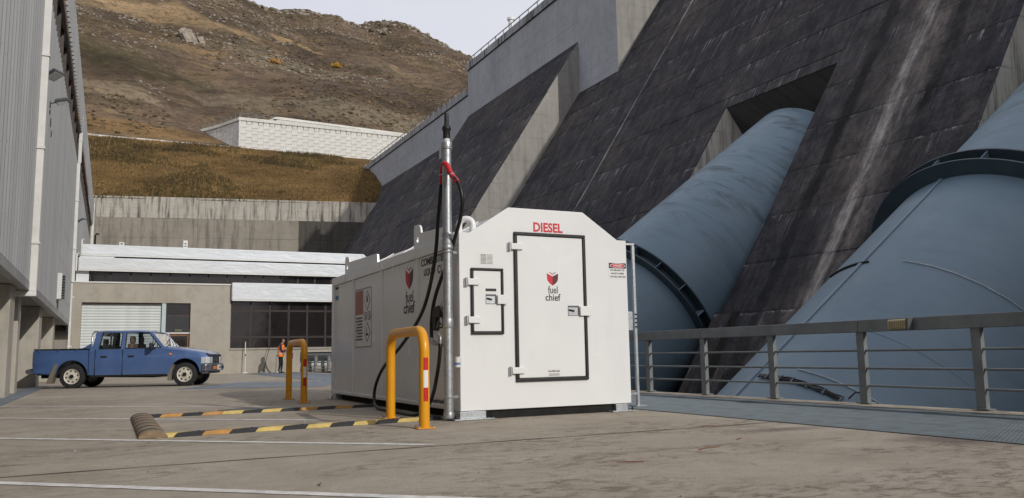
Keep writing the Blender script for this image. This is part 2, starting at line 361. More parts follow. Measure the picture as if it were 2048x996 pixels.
MT['silver'] = plain('silver_reflective_tape', (.55, .55, .55), .4)
MT['navy'] = plain('navy_cloth', (.02, .018, .045), .9)
MT['trouser'] = plain('black_trousers', (.012, .012, .014), .9)
MT['skin'] = plain('skin', (.42, .22, .15), .6, 0, .05)
MT['hair'] = plain('dark_hair', (.016, .011, .009), .6)
MT['purple'] = plain('purple_plastic', (.22, .03, .16), .5)
MT['kyellow'] = plain('faded_yellow_rubber', (.58, .43, .135), .7, 0, .15, 14, .2, .45)
MT['korange'] = plain('faded_orange_rubber', (.46, .24, .065), .7, 0, .18, 14, .2, .45)
MT['rock'] = plain('grey_rock', (.26, .225, .18), .95, 0, .45, .9, .6)
MT['shrub'] = plain('dark_scrub', (.085, .068, .038), .95, 0, .5, .25)
MT['shrub2'] = plain('brown_scrub', (.16, .112, .06), .95, 0, .5, .25)
MT['tuft'] = plain('straw_grass', (.20, .125, .048), .9, 0, .55, .12)
MT['tuft2'] = plain('olive_grass', (.085, .062, .02), .9, 0, .5, .12)
MT['flange'] = plain('shaded_flange_paint', (.042, .066, .082), .5, 0, .2, .6)  # penstock colour darkened, the ring's shade is put into the paint
MT['conduit'] = plain('conduit_paint', (.16, .215, .265), .5, 0, .1, .6)
MT['gold'] = plain('yellow_autumn_leaf', (.42, .24, .02), .8, 0, .3, 2)

# ------------------------------------------------------------------ mesh helpers
class MB:
    def __init__(s): s.v = []; s.f = []; s.m = []; s.cur = 0
    def mat(s, i): s.cur = i; return s
    def add(s, vs, fs):
        o = len(s.v); s.v += [tuple(v) for v in vs]
        for f in fs: s.f.append(tuple(i+o for i in f)); s.m.append(s.cur)
        return s
    def box(s, x0, x1, y0, y1, z0, z1):
        if x0 > x1: x0, x1 = x1, x0
        if y0 > y1: y0, y1 = y1, y0
        if z0 > z1: z0, z1 = z1, z0
        return s.add([(x0, y0, z0), (x1, y0, z0), (x1, y1, z0), (x0, y1, z0), (x0, y0, z1), (x1, y0, z1), (x1, y1, z1), (x0, y1, z1)],
                     [(0, 3, 2, 1), (4, 5, 6, 7), (0, 1, 5, 4), (1, 2, 6, 5), (2, 3, 7, 6), (3, 0, 4, 7)])
    def prism(s, poly, axis, a, b):
        n = len(poly)
        def P(p, t):
            return (t, p[0], p[1]) if axis == 'x' else (p[0], t, p[1]) if axis == 'y' else (p[0], p[1], t)
        vs = [P(p, a) for p in poly] + [P(p, b) for p in poly]
        fs = [tuple(range(n)), tuple(range(2*n-1, n-1, -1))] + [(i, i+n, (i+1) % n+n, (i+1) % n) for i in range(n)]
        return s.add(vs, fs)
    def tube(s, pts, r, n=10, closed=False):
        P = [Vector(p) for p in pts]; k = len(P); rr = r if isinstance(r, (list, tuple)) else [r]*k
        T = []
        for i in range(k):
            a = P[i-1] if (i > 0 or closed) else P[i]; b = P[(i+1) % k] if (i < k-1 or closed) else P[i]
            T.append((b-a).normalized())
        u = T[0].orthogonal().normalized(); vs = []; fs = []
        for i in range(k):
            u = (u - T[i]*u.dot(T[i])).normalized(); w = T[i].cross(u)
            for j in range(n):
                an = 2*math.pi*j/n; vs.append(P[i] + (u*math.cos(an)+w*math.sin(an))*rr[i])
        for i in range(k if closed else k-1):
            for j in range(n):
                fs.append((i*n+j, i*n+(j+1) % n, ((i+1) % k)*n+(j+1) % n, ((i+1) % k)*n+j))
        if not closed: fs += [tuple(range(n-1, -1, -1)), tuple(range((k-1)*n, k*n))]
        return s.add(vs, fs)
    def lathe(s, prof, c, axis, n=24, closed=False):      # prof: (radius, offset along axis)
        ax = Vector(axis).normalized(); u = ax.orthogonal().normalized(); w = ax.cross(u); c = Vector(c); vs = []; fs = []
        for r, h in prof:
            for j in range(n):
                an = 2*math.pi*j/n; vs.append(c+ax*h+(u*math.cos(an)+w*math.sin(an))*r)
        k = len(prof)
        for i in range(k if closed else k-1):
            for j in range(n): fs.append((i*n+j, i*n+(j+1) % n, ((i+1) % k)*n+(j+1) % n, ((i+1) % k)*n+j))
        if not closed: fs += [tuple(range(n-1, -1, -1)), tuple(range((k-1)*n, k*n))]
        return s.add(vs, fs)
    def bar(s, p0, p1, w, h, up=(0, 0, 1)):
        p0 = Vector(p0); p1 = Vector(p1); d = (p1-p0).normalized(); up = Vector(up)
        if abs(d.dot(up)) > .99: up = Vector((1, 0, 0))
        a = d.cross(up).normalized()*w/2; b = a.cross(d).normalized()*h/2
        vs = [p0-a-b, p0+a-b, p0+a+b, p0-a+b, p1-a-b, p1+a-b, p1+a+b, p1-a+b]
        return s.add(vs, [(0, 1, 2, 3), (7, 6, 5, 4), (0, 4, 5, 1), (1, 5, 6, 2), (2, 6, 7, 3), (3, 7, 4, 0)])
    def mesh(s, name, mats, smooth=None, bevel=0, matfn=None, seg=2):
        me = bpy.data.meshes.new(name); me.from_pydata(s.v, [], s.f); me.update()
        mats = mats if isinstance(mats, (list, tuple)) else [mats]
        for m in mats: me.materials.append(MT[m] if isinstance(m, str) else m)
        if len(mats) > 1: me.polygons.foreach_set('material_index', s.m)
        bm = bmesh.new(); bm.from_mesh(me)
        bmesh.ops.recalc_face_normals(bm, faces=bm.faces)
        if bevel:
            es = [e for e in bm.edges if len(e.link_faces) == 2 and e.calc_face_angle(0) > .5]
            rb = bmesh.ops.bevel(bm, geom=es, offset=bevel, segments=seg, affect='EDGES', profile=.5, clamp_overlap=True)
            for f in rb['faces']: f.smooth = True
        if matfn:
            for f in bm.faces: f.material_index = matfn(f.normal, f.calc_center_median())
        bm.to_mesh(me); bm.free()
        if smooth:
            me.polygons.foreach_set('use_smooth', [True]*len(me.polygons)); me.set_sharp_from_angle(angle=R(smooth))
        return me
    def build(s, name, mats, parent=None, **k): return link(name, s.mesh(name, mats, **k), parent)

def link(name, me, parent=None):
    o = bpy.data.objects.new(name, me); COL.objects.link(o)
    if parent is not None:
        o.parent = parent
        if parent.get('_w'): o.matrix_parent_inverse = Matrix.Translation(-Vector(parent.location))
    return o
def root(name, label, cat, loc=(0, 0, 0), group=None, world=True):
    o = bpy.data.objects.new(name, None); COL.objects.link(o); o.location = loc; o.empty_display_size = .2
    o['label'] = label; o['category'] = cat
    if group: o['group'] = group
    if world: o['_w'] = 1          # parts are given in world coordinates
    return o
def tag(o, label, cat, group=None):
    o['label'] = label; o['category'] = cat
    if group: o['group'] = group
    return o
def kind(o, k): o['kind'] = k; return o
def copy_tree(o, parent=None):
    c = o.copy(); COL.objects.link(c); c.parent = parent
    for ch in list(o.children): copy_tree(ch, c)
    return c
def numpy_mesh(name, V, F, mats, mi=None, smooth=False):
    me = bpy.data.meshes.new(name); V = np.asarray(V, np.float32); F = np.asarray(F, np.int32)
    me.vertices.add(len(V)); me.vertices.foreach_set('co', V.ravel())
    k = F.shape[1]; me.loops.add(F.size); me.loops.foreach_set('vertex_index', F.ravel())
    me.polygons.add(len(F)); me.polygons.foreach_set('loop_start', np.arange(0, F.size, k, dtype=np.int32))
    for m in mats: me.materials.append(MT[m])
    if mi is not None: me.polygons.foreach_set('material_index', np.asarray(mi, np.int32))
    if smooth: me.polygons.foreach_set('use_smooth', np.ones(len(F), bool))
    me.update(calc_edges=True); me.validate(); return me
def text(name, s, mat, parent, x0, x1, z0, z1, face, d, bold=0., thick=.002):
    """lettering fitted to a rectangle; face 'y': on plane y=d read from -y; face 'x': on plane x=d read from -x (x0,x1 are y values, left to right)"""
    cu = bpy.data.curves.new(name, 'FONT'); cu.body = s; cu.size = 1; cu.extrude = .01; cu.offset = bold; cu.resolution_u = 3
    tmp = bpy.data.objects.new('tmp', cu); COL.objects.link(tmp); bpy.context.view_layer.update()
    me = bpy.data.meshes.new_from_object(tmp.evaluated_get(bpy.context.evaluated_depsgraph_get())); bpy.data.objects.remove(tmp)
    n = len(me.vertices); a = np.empty(n*3, np.float32); me.vertices.foreach_get('co', a); a = a.reshape(-1, 3)
    lo, hi = a.min(0), a.max(0); q = (a-lo)/np.maximum(hi-lo, 1e-6)
    o = np.empty_like(a)
    if face == 'y': o[:, 0] = x0+q[:, 0]*(x1-x0); o[:, 1] = d-q[:, 2]*thick
    else: o[:, 1] = x0+q[:, 0]*(x1-x0); o[:, 0] = d-q[:, 2]*thick
    o[:, 2] = z0+q[:, 1]*(z1-z0)
    me.vertices.foreach_set('co', o.ravel()); me.update(); me.name = name; me.materials.clear(); me.materials.append(MT[mat])
    return link(name, me, parent)

# ================================================================== GROUND
YX0, YX1 = -60., 9.42      # yard slab
mb = MB(); mb.add([(-3000, -3000, -14), (3000, -3000, -14), (3000, 3000, -14), (-3000, 3000, -14)], [(0, 1, 2, 3)])
kind(mb.build('ground', 'trough'), 'structure')
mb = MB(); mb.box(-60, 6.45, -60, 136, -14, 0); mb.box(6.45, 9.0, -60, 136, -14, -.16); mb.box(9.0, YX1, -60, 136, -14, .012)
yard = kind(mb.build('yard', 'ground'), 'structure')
def flat(name, pts, mat, z=.004, parent=None):
    m2 = MB(); m2.add([(p[0], p[1], z) for p in pts], [tuple(range(len(pts)))]); return m2.build(name, mat, parent)
# sealed joint across the slab
pts = [(-1.8+i*.41, 6.66+.16*(1-math.exp(-i/5.))+random.uniform(-.008, .008)) for i in range(21)]
mb = MB()
for i in range(20):
    a, b = pts[i], pts[i+1]; wa = .011+.004*math.sin(i*2.1); wb = .011+.004*math.sin(i*2.1+2.1)
    mb.add([(a[0], a[1]-wa, .004), (b[0], b[1]-wb, .004), (b[0], b[1]+wb, .004), (a[0], a[1]+wa, .004)], [(0, 1, 2, 3)])
mb.build('slab_joint', 'skid', yard)
# painted bay lines, 45 degrees, worn ends
def line(x0, y0, x1, y1, w=.1):
    mb = MB(); n = 40; d = Vector((x1-x0, y1-y0)); L = d.length; d /= L; nn = Vector((-d.y, d.x))
    for i in range(n):
        a = Vector((x0, y0))+d*L*i/n; b = Vector((x0, y0))+d*L*(i+1)/n
        ja, jb = [(math.sin(k*2.7+x0)*.004) for k in (i, i+1)]
        k = 1 if i < n-1 else .45
        mb.add([(*(a-nn*(w/2+ja)), .004), (*(b-nn*(w/2+jb)*k), .004), (*(b+nn*(w/2-jb)*k), .004), (*(a+nn*(w/2-ja)), .004)], [(0, 1, 2, 3)])
    return mb
for k, (x1, off) in enumerate(((2.55, 16.0), (2.45, 12.6), (2.58, 9.27), (3.6, 5.87))):
    o = line(-1.75, off+1.75*.92, x1, off-x1*.92).build('bay_line', 'paint', yard)
# floor plates in the yard, inset steel
def plate(x0, x1, y0, y1, nx, ny, rot=0, name='floor_plate'):
    c = Vector(((x0+x1)/2, (y0+y1)/2)); k = 0
    for i in range(nx):
        for j in range(ny):
            xa = x0+(x1-x0)*i/nx+.006; xb = x0+(x1-x0)*(i+1)/nx-.006; ya = y0+(y1-y0)*j/ny+.006; yb = y0+(y1-y0)*(j+1)/ny-.006
            m2 = MB(); q = []
            for px, py in ((xa, ya), (xb, ya), (xb, yb), (xa, yb)):
                d = Vector((px, py))-c; q.append((c.x+d.x*math.cos(rot)-d.y*math.sin(rot), c.y+d.x*math.sin(rot)+d.y*math.cos(rot)))
            m2.prism(q, 'z', .0, .012+.002*((i+j) % 2)); m2.build(name, 'plate', yard, bevel=.003, seg=1)
plate(2.5, 6.3, 22.6, 27.6, 3, 3, R(-24))
plate(6.3, 9.0, 28, 44.6, 2, 8)
plate(-2.25, -1.72, 16, 31, 1, 10)
# manhole cover with worn tread
mh = tag(MB().lathe([(.43, 0), (.43, .012), (.40, .014), (.40, .004), (.385, .004), (.385, .012), (.0, .012)], (1.9, 13.08, 0), (0, 0, 1), 32).build('manhole_cover', 'darkgrey', None), 'round cast iron manhole cover set in the concrete by the bund strip', 'manhole')
for i in range(-4, 5):
    w = math.sqrt(max(0, .36**2-(i*.085)**2)); m2 = MB()
    m2.box(1.9-w, 1.9+w, 13.08+i*.085-.022, 13.08+i*.085+.022, .0125, .02); m2.build('tread_rib', 'darkgrey', mh)
# grit and small stones
V = []; F = []
for i in range(230):
    d = 3+9*random.random()**1.3; a = R(26+random.uniform(-36, 34)); x, y = d*math.sin(a), d*math.cos(a)
    if 3.7 < x < 6.3 and y > 9.1 or x > 6.35: continue
    r = random.choice((.003, .004, .004, .005, .007, .010)); o = len(V)
    V += [(x-r, y, 0), (x+r*.6, y-r, 0), (x+r*.7, y+r, 0), (x+random.uniform(-.3, .3)*r, y, r*1.1)]
    F += [(o, o+1, o+3), (o+1, o+2, o+3), (o+2, o, o+3)]
kind(link('grit', numpy_mesh('grit', V, F, ['rock', 'paper'], np.repeat(RNG.choice([0, 0, 0, 0, 0, 0, 1], len(F)//3), 3))), 'stuff')

# twigs and scraps on the slab
for (x, y, a, l) in ((4.35, 5.35, 20, .34), (3.35, 5.0, 160, .2), (5.0, 5.75, 35, .16), (1.2, 5.2, 75, .12), (5.6, 6.9, 15, .2)):
    d = Vector((math.cos(R(a)), math.sin(R(a)), 0))*l/2; c = Vector((x, y, .006)); kk = Vector((-d.y, d.x, 0))*.12
    MB().tube([c-d, c-d*.3+kk, c+d*.4-kk*.5, c+d], [.004, .0045, .004, .002], 5).build('twig', 'wood', yard)

# ================================================================== DAM
SL = R(57); CS, SN = math.cos(SL), math.sin(SL); LX, LZ = 36.2, 16.68
def slope_pt(z, off=0.):            # point (x,z) on the downstream face, off = metres proud of it
    x = LX+(z-LZ)/math.tan(SL); return (x-off/SN, z)
XW, ZC = 43.48, 38.0
dam = root('dam', 'massive concrete dam with dark stained sloping face and pale crest wall', 'dam', (36, 40, -14))
side_fn = lambda n, c: 1 if abs(n.y) > .7 else 0
LIFT = 2.5
def face_lifts(y0, y1, ztop, off, zbot=-12.5, joints=(), sm='dam_side'):
    """one course of concrete per lift, split at the vertical joints, each a little out of line with the next"""
    ys = [y0, *joints, y1]
    for a, b in zip(ys[:-1], ys[1:]):
        z = zbot
        while z < ztop-.05:
            z1 = min(z+LIFT, ztop); j = random.uniform(-.022, .022)
            if b > -2:
                p0 = slope_pt(z+.008, off+j); p1 = slope_pt(z1-.008, off+j+random.uniform(-.008, .008))
                q0 = (p0[0]+.5, p0[1]); q1 = (p1[0]+.5, p1[1])
                m2 = MB(); m2.prism([p0, q0, q1, p1], 'y', a+(.012 if a != y0 else -.005), b-(.012 if b != y1 else -.005))
                m2.build('concrete_lift', ['dam', sm], dam, matfn=side_fn)
            z = z1
def core(y0, y1, poly, sm, name='block'):
    m2 = MB(); m2.prism(poly, 'y', y0, y1); return m2.build(name, ['dam', sm], dam, matfn=side_fn)
def slope_core(y0, y1, ztop, off, sm, back=75.):
    a = slope_pt(-14, off-.06); b = slope_pt(ztop-.01, off-.06)
    return core(y0, y1, [a, b, (max(back, b[0]+4), ztop), (back, -14)], sm)
T = 4.7; Y1, Y2 = 36.567, 16.304; UP = Vector((math.cos(R(36.12)), 0, math.sin(R(36.12)))); AX0 = 21.92
segs = [(-90, Y2-T, ZC, 0, (-30, 0, 5)), (Y2+T, Y1-T, ZC, 0, (26.4,)), (Y1+T, 64.6, ZC, 0, (47., 56.45)), (64.6, 72., 27.88, 0, ()), (72., 101.9, 33.48, 3.04, (82., 92.)), (101.9, 152., 31.4, 1.94, (114., 126., 138.))]
for y0, y1, zt, off, jn in segs:
    sm = 'slot_side' if y0 in (Y1+T, Y2+T) else 'dam_side'
    slope_core(y0, y1, zt, off, sm); face_lifts(y0, y1, zt, off, joints=jn, sm=sm)
for Yc in (Y1, Y2):                 # penstock slots
    y0, y1 = Yc-T, Yc+T
    b = slope_pt(ZC, -.07); l = slope_pt(LZ, -.07); hl = 12.
    h = (l[0]+hl*math.sin(R(36.12)), l[1]-hl*math.cos(R(36.12)))
    ft = (h[0]-40*UP.x, h[1]-40*UP.z)
    m2 = MB(); m2.prism([l, b, (75, ZC), (75, -14), (ft[0], -14), ft, h], 'y', y0, y1)
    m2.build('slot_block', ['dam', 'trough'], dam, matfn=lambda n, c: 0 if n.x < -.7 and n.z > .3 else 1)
    z = LZ
    while z < ZC-.05:
        z1 = min(math.floor((z+12.5)/LIFT+1.001)*LIFT-12.5, ZC); p0 = slope_pt(z+.02, random.uniform(-.015, .015)); p1 = slope_pt(z1-.015, 0)
        m2 = MB(); m2.prism([p0, (p0[0]+.5, p0[1]), (p1[0]+.5, p1[1]), p1], 'y', y0+.008, y1-.008); m2.build('concrete_lift', ['dam', 'trough'], dam, matfn=side_fn); z = z1
# unseen wall added south of the penstocks, shaped to keep them in shade
m2 = MB(); m2.prism([(16, -14), (16, 8), (22, 14), (28.8, 21), (33.8, 26), (43.8, 36), (50, 42), (75, 48), (75, -14)], 'y', -6, -2); m2.build('shade_wall', ['dam', 'dam_side'], dam, matfn=side_fn)
# low plinth beside the near pipe
m2 = MB(); p0 = slope_pt(2.2, .0); m2.prism([slope_pt(2.6, .4), slope_pt(-6, .4), slope_pt(-6, -.2), slope_pt(2.6, -.2)], 'y', Y1-T-1.3, Y1-T-.02); m2.build('plinth', ['dam', 'trough'], dam, matfn=side_fn)
# vertical crest wall in panels
def crest(y0, y1, zb, zt, step, rows):
    n = max(1, round((y1-y0)/step)); zs = [zb+(zt-zb)*i/rows for i in range(rows+1)]
    m2 = MB(); m2.box(XW+.05, XW+9, y0+.01, y1-.01, zb+.003, zt); m2.build('crest_block', ['dam_wall', 'dam_side'], dam, matfn=side_fn)
    for i in range(n):
        a, b = y0+(y1-y0)*i/n, y0+(y1-y0)*(i+1)/n
        for r in range(rows):
            m2 = MB(); m2.box(XW+random.uniform(-.008, .008), XW+.3, a+.006, b-.006, zs[r]+.005, zs[r+1]-.005)
            m2.build('wall_panel', ['dam_wall', 'dam_side'], dam, matfn=side_fn)
def parapet(y0, y1, zt, step=5.):
    n = round((y1-y0)/step)
    for i in range(n):
        a, b = y0+(y1-y0)*i/n, y0+(y1-y0)*(i+1)/n
        m2 = MB(); m2.box(XW-.16, XW+.5, a+.01, b-.01, zt-.95, zt-.02); m2.build('parapet', ['dam_cap', 'dam_side'], dam, matfn=side_fn)
    m2 = MB(); m2.box(XW-.02, XW+.2, y0, y1, zt-1.12, zt-.95); m2.build('drip_groove', 'trough', dam)
    rl = MB(); rl.bar((XW, y0, zt+.62), (XW, y1, zt+.62), .09, .09); rl.build('handrail', 'rail', dam)
    k = int((y1-y0)/2.2)
    pm = MB().box(-.045, .045, -.045, .045, 0, .6).mesh('rail_post', 'rail')
    for i in range(k+1):
        o = link('rail_post', pm, dam); o.location = (XW, y0+.1+(y1-y0-.2)*i/k, zt-.02)
crest(64.6, 101.9, 33.5, 40.05, 7.5, 3); parapet(64.6, 101.9, 41.0)
m2 = MB(); m2.box(XW+.06, XW+8.9, 64.612, 71.99, 25.5, 33.497); m2.build('crest_block', ['dam_wall', 'dam_side'], dam, matfn=side_fn)
for k in range(3):
    m2 = MB(); m2.box(XW, XW+.3, 64.608, 71.99, 27.75+k*1.92, 27.74+(k+1)*1.92); m2.build('wall_panel', ['dam_wall', 'dam_side'], dam, matfn=side_fn)
crest(101.9, 150., 31.4, 36.6, 8., 2); parapet(101.9, 150., 37.5)
m2 = MB(); m2.box(XW+.2, XW+9, 150, 162, 30, 37.3); m2.build('crest_block', ['dam_wall', 'dam_side'], dam, matfn=side_fn)
# crest walkway curving off over the bank
cw = []
for i in range(13):
    t = i/12; cw.append((XW-.0-9.*t**2.2, 150+17*t, 37.4-.5*t))
m2 = MB()
for a, b in zip(cw[:-1], cw[1:]): m2.bar((a[0]+.3, a[1], a[2]-.5), (b[0]+.3, b[1], b[2]-.5), .7, .9)
m2.build('curved_parapet', 'dam_cap', dam)
m2 = MB(); m2.tube([(a, b, c+.6) for a, b, c in cw], .05, 6); m2.build('curved_handrail', 'rail', dam, smooth=40)
for a, b, c in cw[::2]:
    m2 = MB(); m2.box(a-.05, a+.05, b-.05, b+.05, c-.1, c+.6); m2.build('rail_post', 'rail', dam)
vt = tag(MB().lathe([(.33, 0), (.33, 2.2), (.48, 2.2), (.48, 2.5), (.35, 2.56)], (XW+.9, 89.8, 40.7), (0, 0, 1), 16).build('vent_stack', 'whitepaint', None, smooth=40), 'small white vent stack with a cap standing on the dam crest', 'vent')

# ================================================================== PENSTOCKS
E1 = Vector((0, 1, 0)); E2 = Vector((-math.sin(R(36.12)), 0, math.cos(R(36.12))))
def pen(Y, label, extra):
    A = Vector((AX0, Y, .03)); t = root('penstock', label, 'penstock', A, 'steel penstocks on the dam face')
    P = lambda s, ph, r: A+UP*s+(E1*math.sin(ph)+E2*math.cos(ph))*r
    def cyl(prof, n=96): return MB().lathe([(r, s) for r, s in prof], A, UP, n)
    m2 = cyl([(4.1, -18), (4.1, 4.4)]); m2.build('lower_shell', 'pipe', t, smooth=30)
    m2 = cyl([(4.0, 4.9), (4.0, 13.), (4.0, 20.2)]); m2.build('upper_shell', 'pipe', t, smooth=30)
    for s0, s1 in ((4.34, 4.40), (4.92, 4.98)):
        MB().lathe([(3.9, s0), (4.62, s0), (4.62, s1), (3.9, s1)], A, UP, 96, True).build('flange_ring', 'flange', t, smooth=30)
    MB().lathe([(4.08, 4.38), (4.08, 4.94)], A, UP, 96).build('joint_sleeve', 'flange', t, smooth=30)
    gm = MB()
    for k in range(18):
        ph = 2*math.pi*k/18+.115; m3 = MB(); m3.bar(P(4.4, ph, 4.32), P(4.92, ph, 4.32), .03, .5, (E1*math.sin(ph)+E2*math.cos(ph)))
        m3.build('gusset', 'pipe', t)
    for s in (-9.5, -3.2, 9.4, 14.6):          # girth welds
        MB().lathe([(4.005 if s > 4 else 4.105, s-.03), (4.02 if s > 4 else 4.118, s), (4.005 if s > 4 else 4.105, s+.03)], A, UP, 96).build('girth_weld', 'pipe', t, smooth=60)
    MB().bar(P(-18, R(4.6), 4.1), P(4.36, R(4.6), 4.1), .13, .1, E2).build('conduit_strip', 'conduit', t, bevel=.02)
    if extra:
        for s, a0, a1, r, mt in ((-.3, 24, 1, .035, 'hose'), (-.3, -14, -62, .014, 'steel'), (-5.13, -12, -46, .014, 'steel')):
            MB().tube([P(s+.004*math.sin(i*1.7), R(a0+(a1-a0)*i/20), 4.13) for i in range(21)], r, 6).build('cable', mt, t, smooth=60)
        for q in range(3):
            MB().tube([P(-5.55+.05*(q-1)+.01*math.sin(i*1.3+q), R(1-33*i/24), 4.15+.012*math.sin(i*.9+q*2)) for i in range(25)], .022, 6).build('cable', 'hose', t, smooth=60)
        for a in (-3, -9, -14, -20, -26, -32):
            MB().bar(P(-5.65, R(a), 4.15), P(-5.46, R(a), 4.15), .03, .05, E2).build('cable_clip', 'rail', t)
        MB().tube([P(-5.5, R(-34), 4.2), P(-5.35, R(-35), 4.35), P(-5.2, R(-36), 4.25), P(-5.05, R(-37), 4.2), P(-4.95, R(-37), 4.25)], .02, 6).build('cable', 'hose', t, smooth=60)
    return t
pen(Y2, 'nearer blue-grey steel penstock with ring flange rising out at the right edge', True)
pen(Y1, 'farther blue-grey steel penstock entering its slot in the dam, partly behind the white tank', False)

# ================================================================== HILL
from math import floor
def lerp(x, xs, ys): return np.interp(x, xs, ys)
RX = [-160, -60, 0, 25, 48, 56, 64, 75, 89, 96, 110, 117, 123, 139, 157, 174, 184, 230, 330]
RZ = [235, 225, 212, 203, 193, 188, 186, 185.5, 189, 188.5, 186.5, 184.8, 186.5, 188.5, 183, 177, 174, 150, 105]
def wall_y(x): return 145.2-(x+3.4)*.21
def fbm(x, y, s, o=6): return mnoise.fractal(Vector((x*s, y*s, 3.7)), .9, 2.1, o)
def hill_z(x, y):
    zr = float(lerp(x, RX, RZ)); yr = 430
    t = (y-191)/(yr-191)
    if t <= 1: z = 47.7+(zr-47.7)*max(0, t)**1.0
    else: z = zr-(y-yr)*.35
    k = min(1, max(0, (y-191)/25))
    tw = 1-.6*max(0, min(1, 1-abs(t-1)*8))
    z += k*tw*(7.*fbm(x, y, .012, 4)+2.6*fbm(x+70, y, .05, 5))
    rid = mnoise.ridged_multi_fractal(Vector((x*.06, y*.06, 1.3)), .9, 2.2, 4, 1., 2.)
    z += k*min(1, max(.15, (t-.3)*1.6))*.9*(rid-1.)
    z += k*.5*fbm(x, y+33, .3, 3)
    return z
def build_hill():
    xs = np.concatenate([np.linspace(-160, -20, 50), np.linspace(-19.3, 190, 330), np.linspace(192, 330, 40)]); ys = np.concatenate([np.linspace(189.2, 200, 24), np.linspace(200.8, 440, 330), np.linspace(444, 560, 20)])
    V = []
    for y in ys:
        for x in xs:
            x = float(x); yy = float(y)
            z = hill_z(x, yy)
            if yy < 191: z = 47.3+.03*math.sin(x*2)
            # terrace filled in behind the panel wall
            f = min(1, max(0, (x-18.6-(208-yy)*.0)/7)) if yy < 208 else 1
            if x > 17 and 190 <= yy < 214:
                g = min(1, max(0, (x-(24.6-(yy-190.3)*.36))/1.2)) * (1 if yy > 190.6 else 0)
                tgt = 54.3 if yy < 199.5 else max(z, 56.2)
                z = z*(1-g)+max(z, tgt)*g if g > 0 else z
            V.append((x, yy, z))
    nx, ny = len(xs), len(ys); I = np.arange(nx*ny).reshape(ny, nx)
    F = np.stack([I[:-1, :-1], I[:-1, 1:], I[1:, 1:], I[1:, :-1]], -1).reshape(-1, 4)
    kind(link('hillside', numpy_mesh('hillside', V, F, ['hill'], smooth=True)), 'structure')
    xs = np.linspace(-70, 66, 200); V = []; ny = 70
    for j in range(ny+1):
        for x in xs:
            x = float(x); y0 = wall_y(x)-.05; t = j/ny; y = y0+(189.5-y0)*t
            z = 26.75+(47.35-26.75)*min(1, t*1.05)**.95 + math.sin(t*math.pi)*(.55*fbm(x, y, .07, 4)+.25*fbm(x, y, .5, 3))
            if x > 36: z += min(1, (x-36)/8)*3.*math.sin(min(1, t*1.6)*math.pi)
            V.append((x, y, z))
    nx = len(xs); I = np.arange(nx*(ny+1)).reshape(ny+1, nx)
    F = np.stack([I[:-1, :-1], I[:-1, 1:], I[1:, 1:], I[1:, :-1]], -1).reshape(-1, 4)
    kind(link('grass_bank', numpy_mesh('grass_bank', V, F, ['bank'], smooth=True)), 'structure')
    return np.array(V).reshape(ny+1, nx, 3)
BANK = build_hill()
def scatter_blobs(name, n, posfn, r0, r1, mats, flat_=.7):
    ico = bmesh.new(); bmesh.ops.create_icosphere(ico, subdivisions=1, radius=1); bv = np.array([v.co for v in ico.verts]); ico.verts.ensure_lookup_table()
    bf = np.array([[v.index for v in f.verts] for f in ico.faces]); ico.free(); V = []; F = []; mi = []
    for i in range(n):
        p = posfn()
        if p is None: continue
        r = r0+(r1-r0)*random.random()**2.2; q = bv*(1+RNG.uniform(-.38, .38, (len(bv), 1)))*[r*random.uniform(.8, 1.6), r*random.uniform(.8, 1.4), r*flat_*random.uniform(.7, 1.4)]
        F.append(bf+len(bv)*len(V)); V.append(q+np.array(p)); mi.append(np.full(len(bf), random.randrange(len(mats))))
    kind(link(name, numpy_mesh(name, np.concatenate(V), np.concatenate(F), mats, np.concatenate(mi))), 'stuff')
def hp(ymin, ymax, thr=None, seed=0., sc=.03):
    def fn():
        for _ in range(30):
            y = random.uniform(ymin, ymax); x = random.uniform(-30, 26+y*.40)
            if y < 216 and x > 12: continue
            if thr is not None and fbm(x+seed, y, sc, 4) < thr: continue
            if ((x-17)/38)**2+((y-297)/14)**2 < 1 and random.random() < .95: continue
            return (x, y, hill_z(x, y)+.05)
    return fn
scatter_blobs('scrub', 12000, hp(194, 436, .05), .1, .55, ['shrub', 'shrub2', 'shrub2'], .6)
scatter_blobs('hill_rocks', 4500, hp(196, 436, .12, 90., .02), .1, .6, ['rock'], .8)
scatter_blobs('ridge_rocks', 1500, hp(405, 438, .0, 10., .03), .3, 1.5, ['rock', 'shrub'], .9)
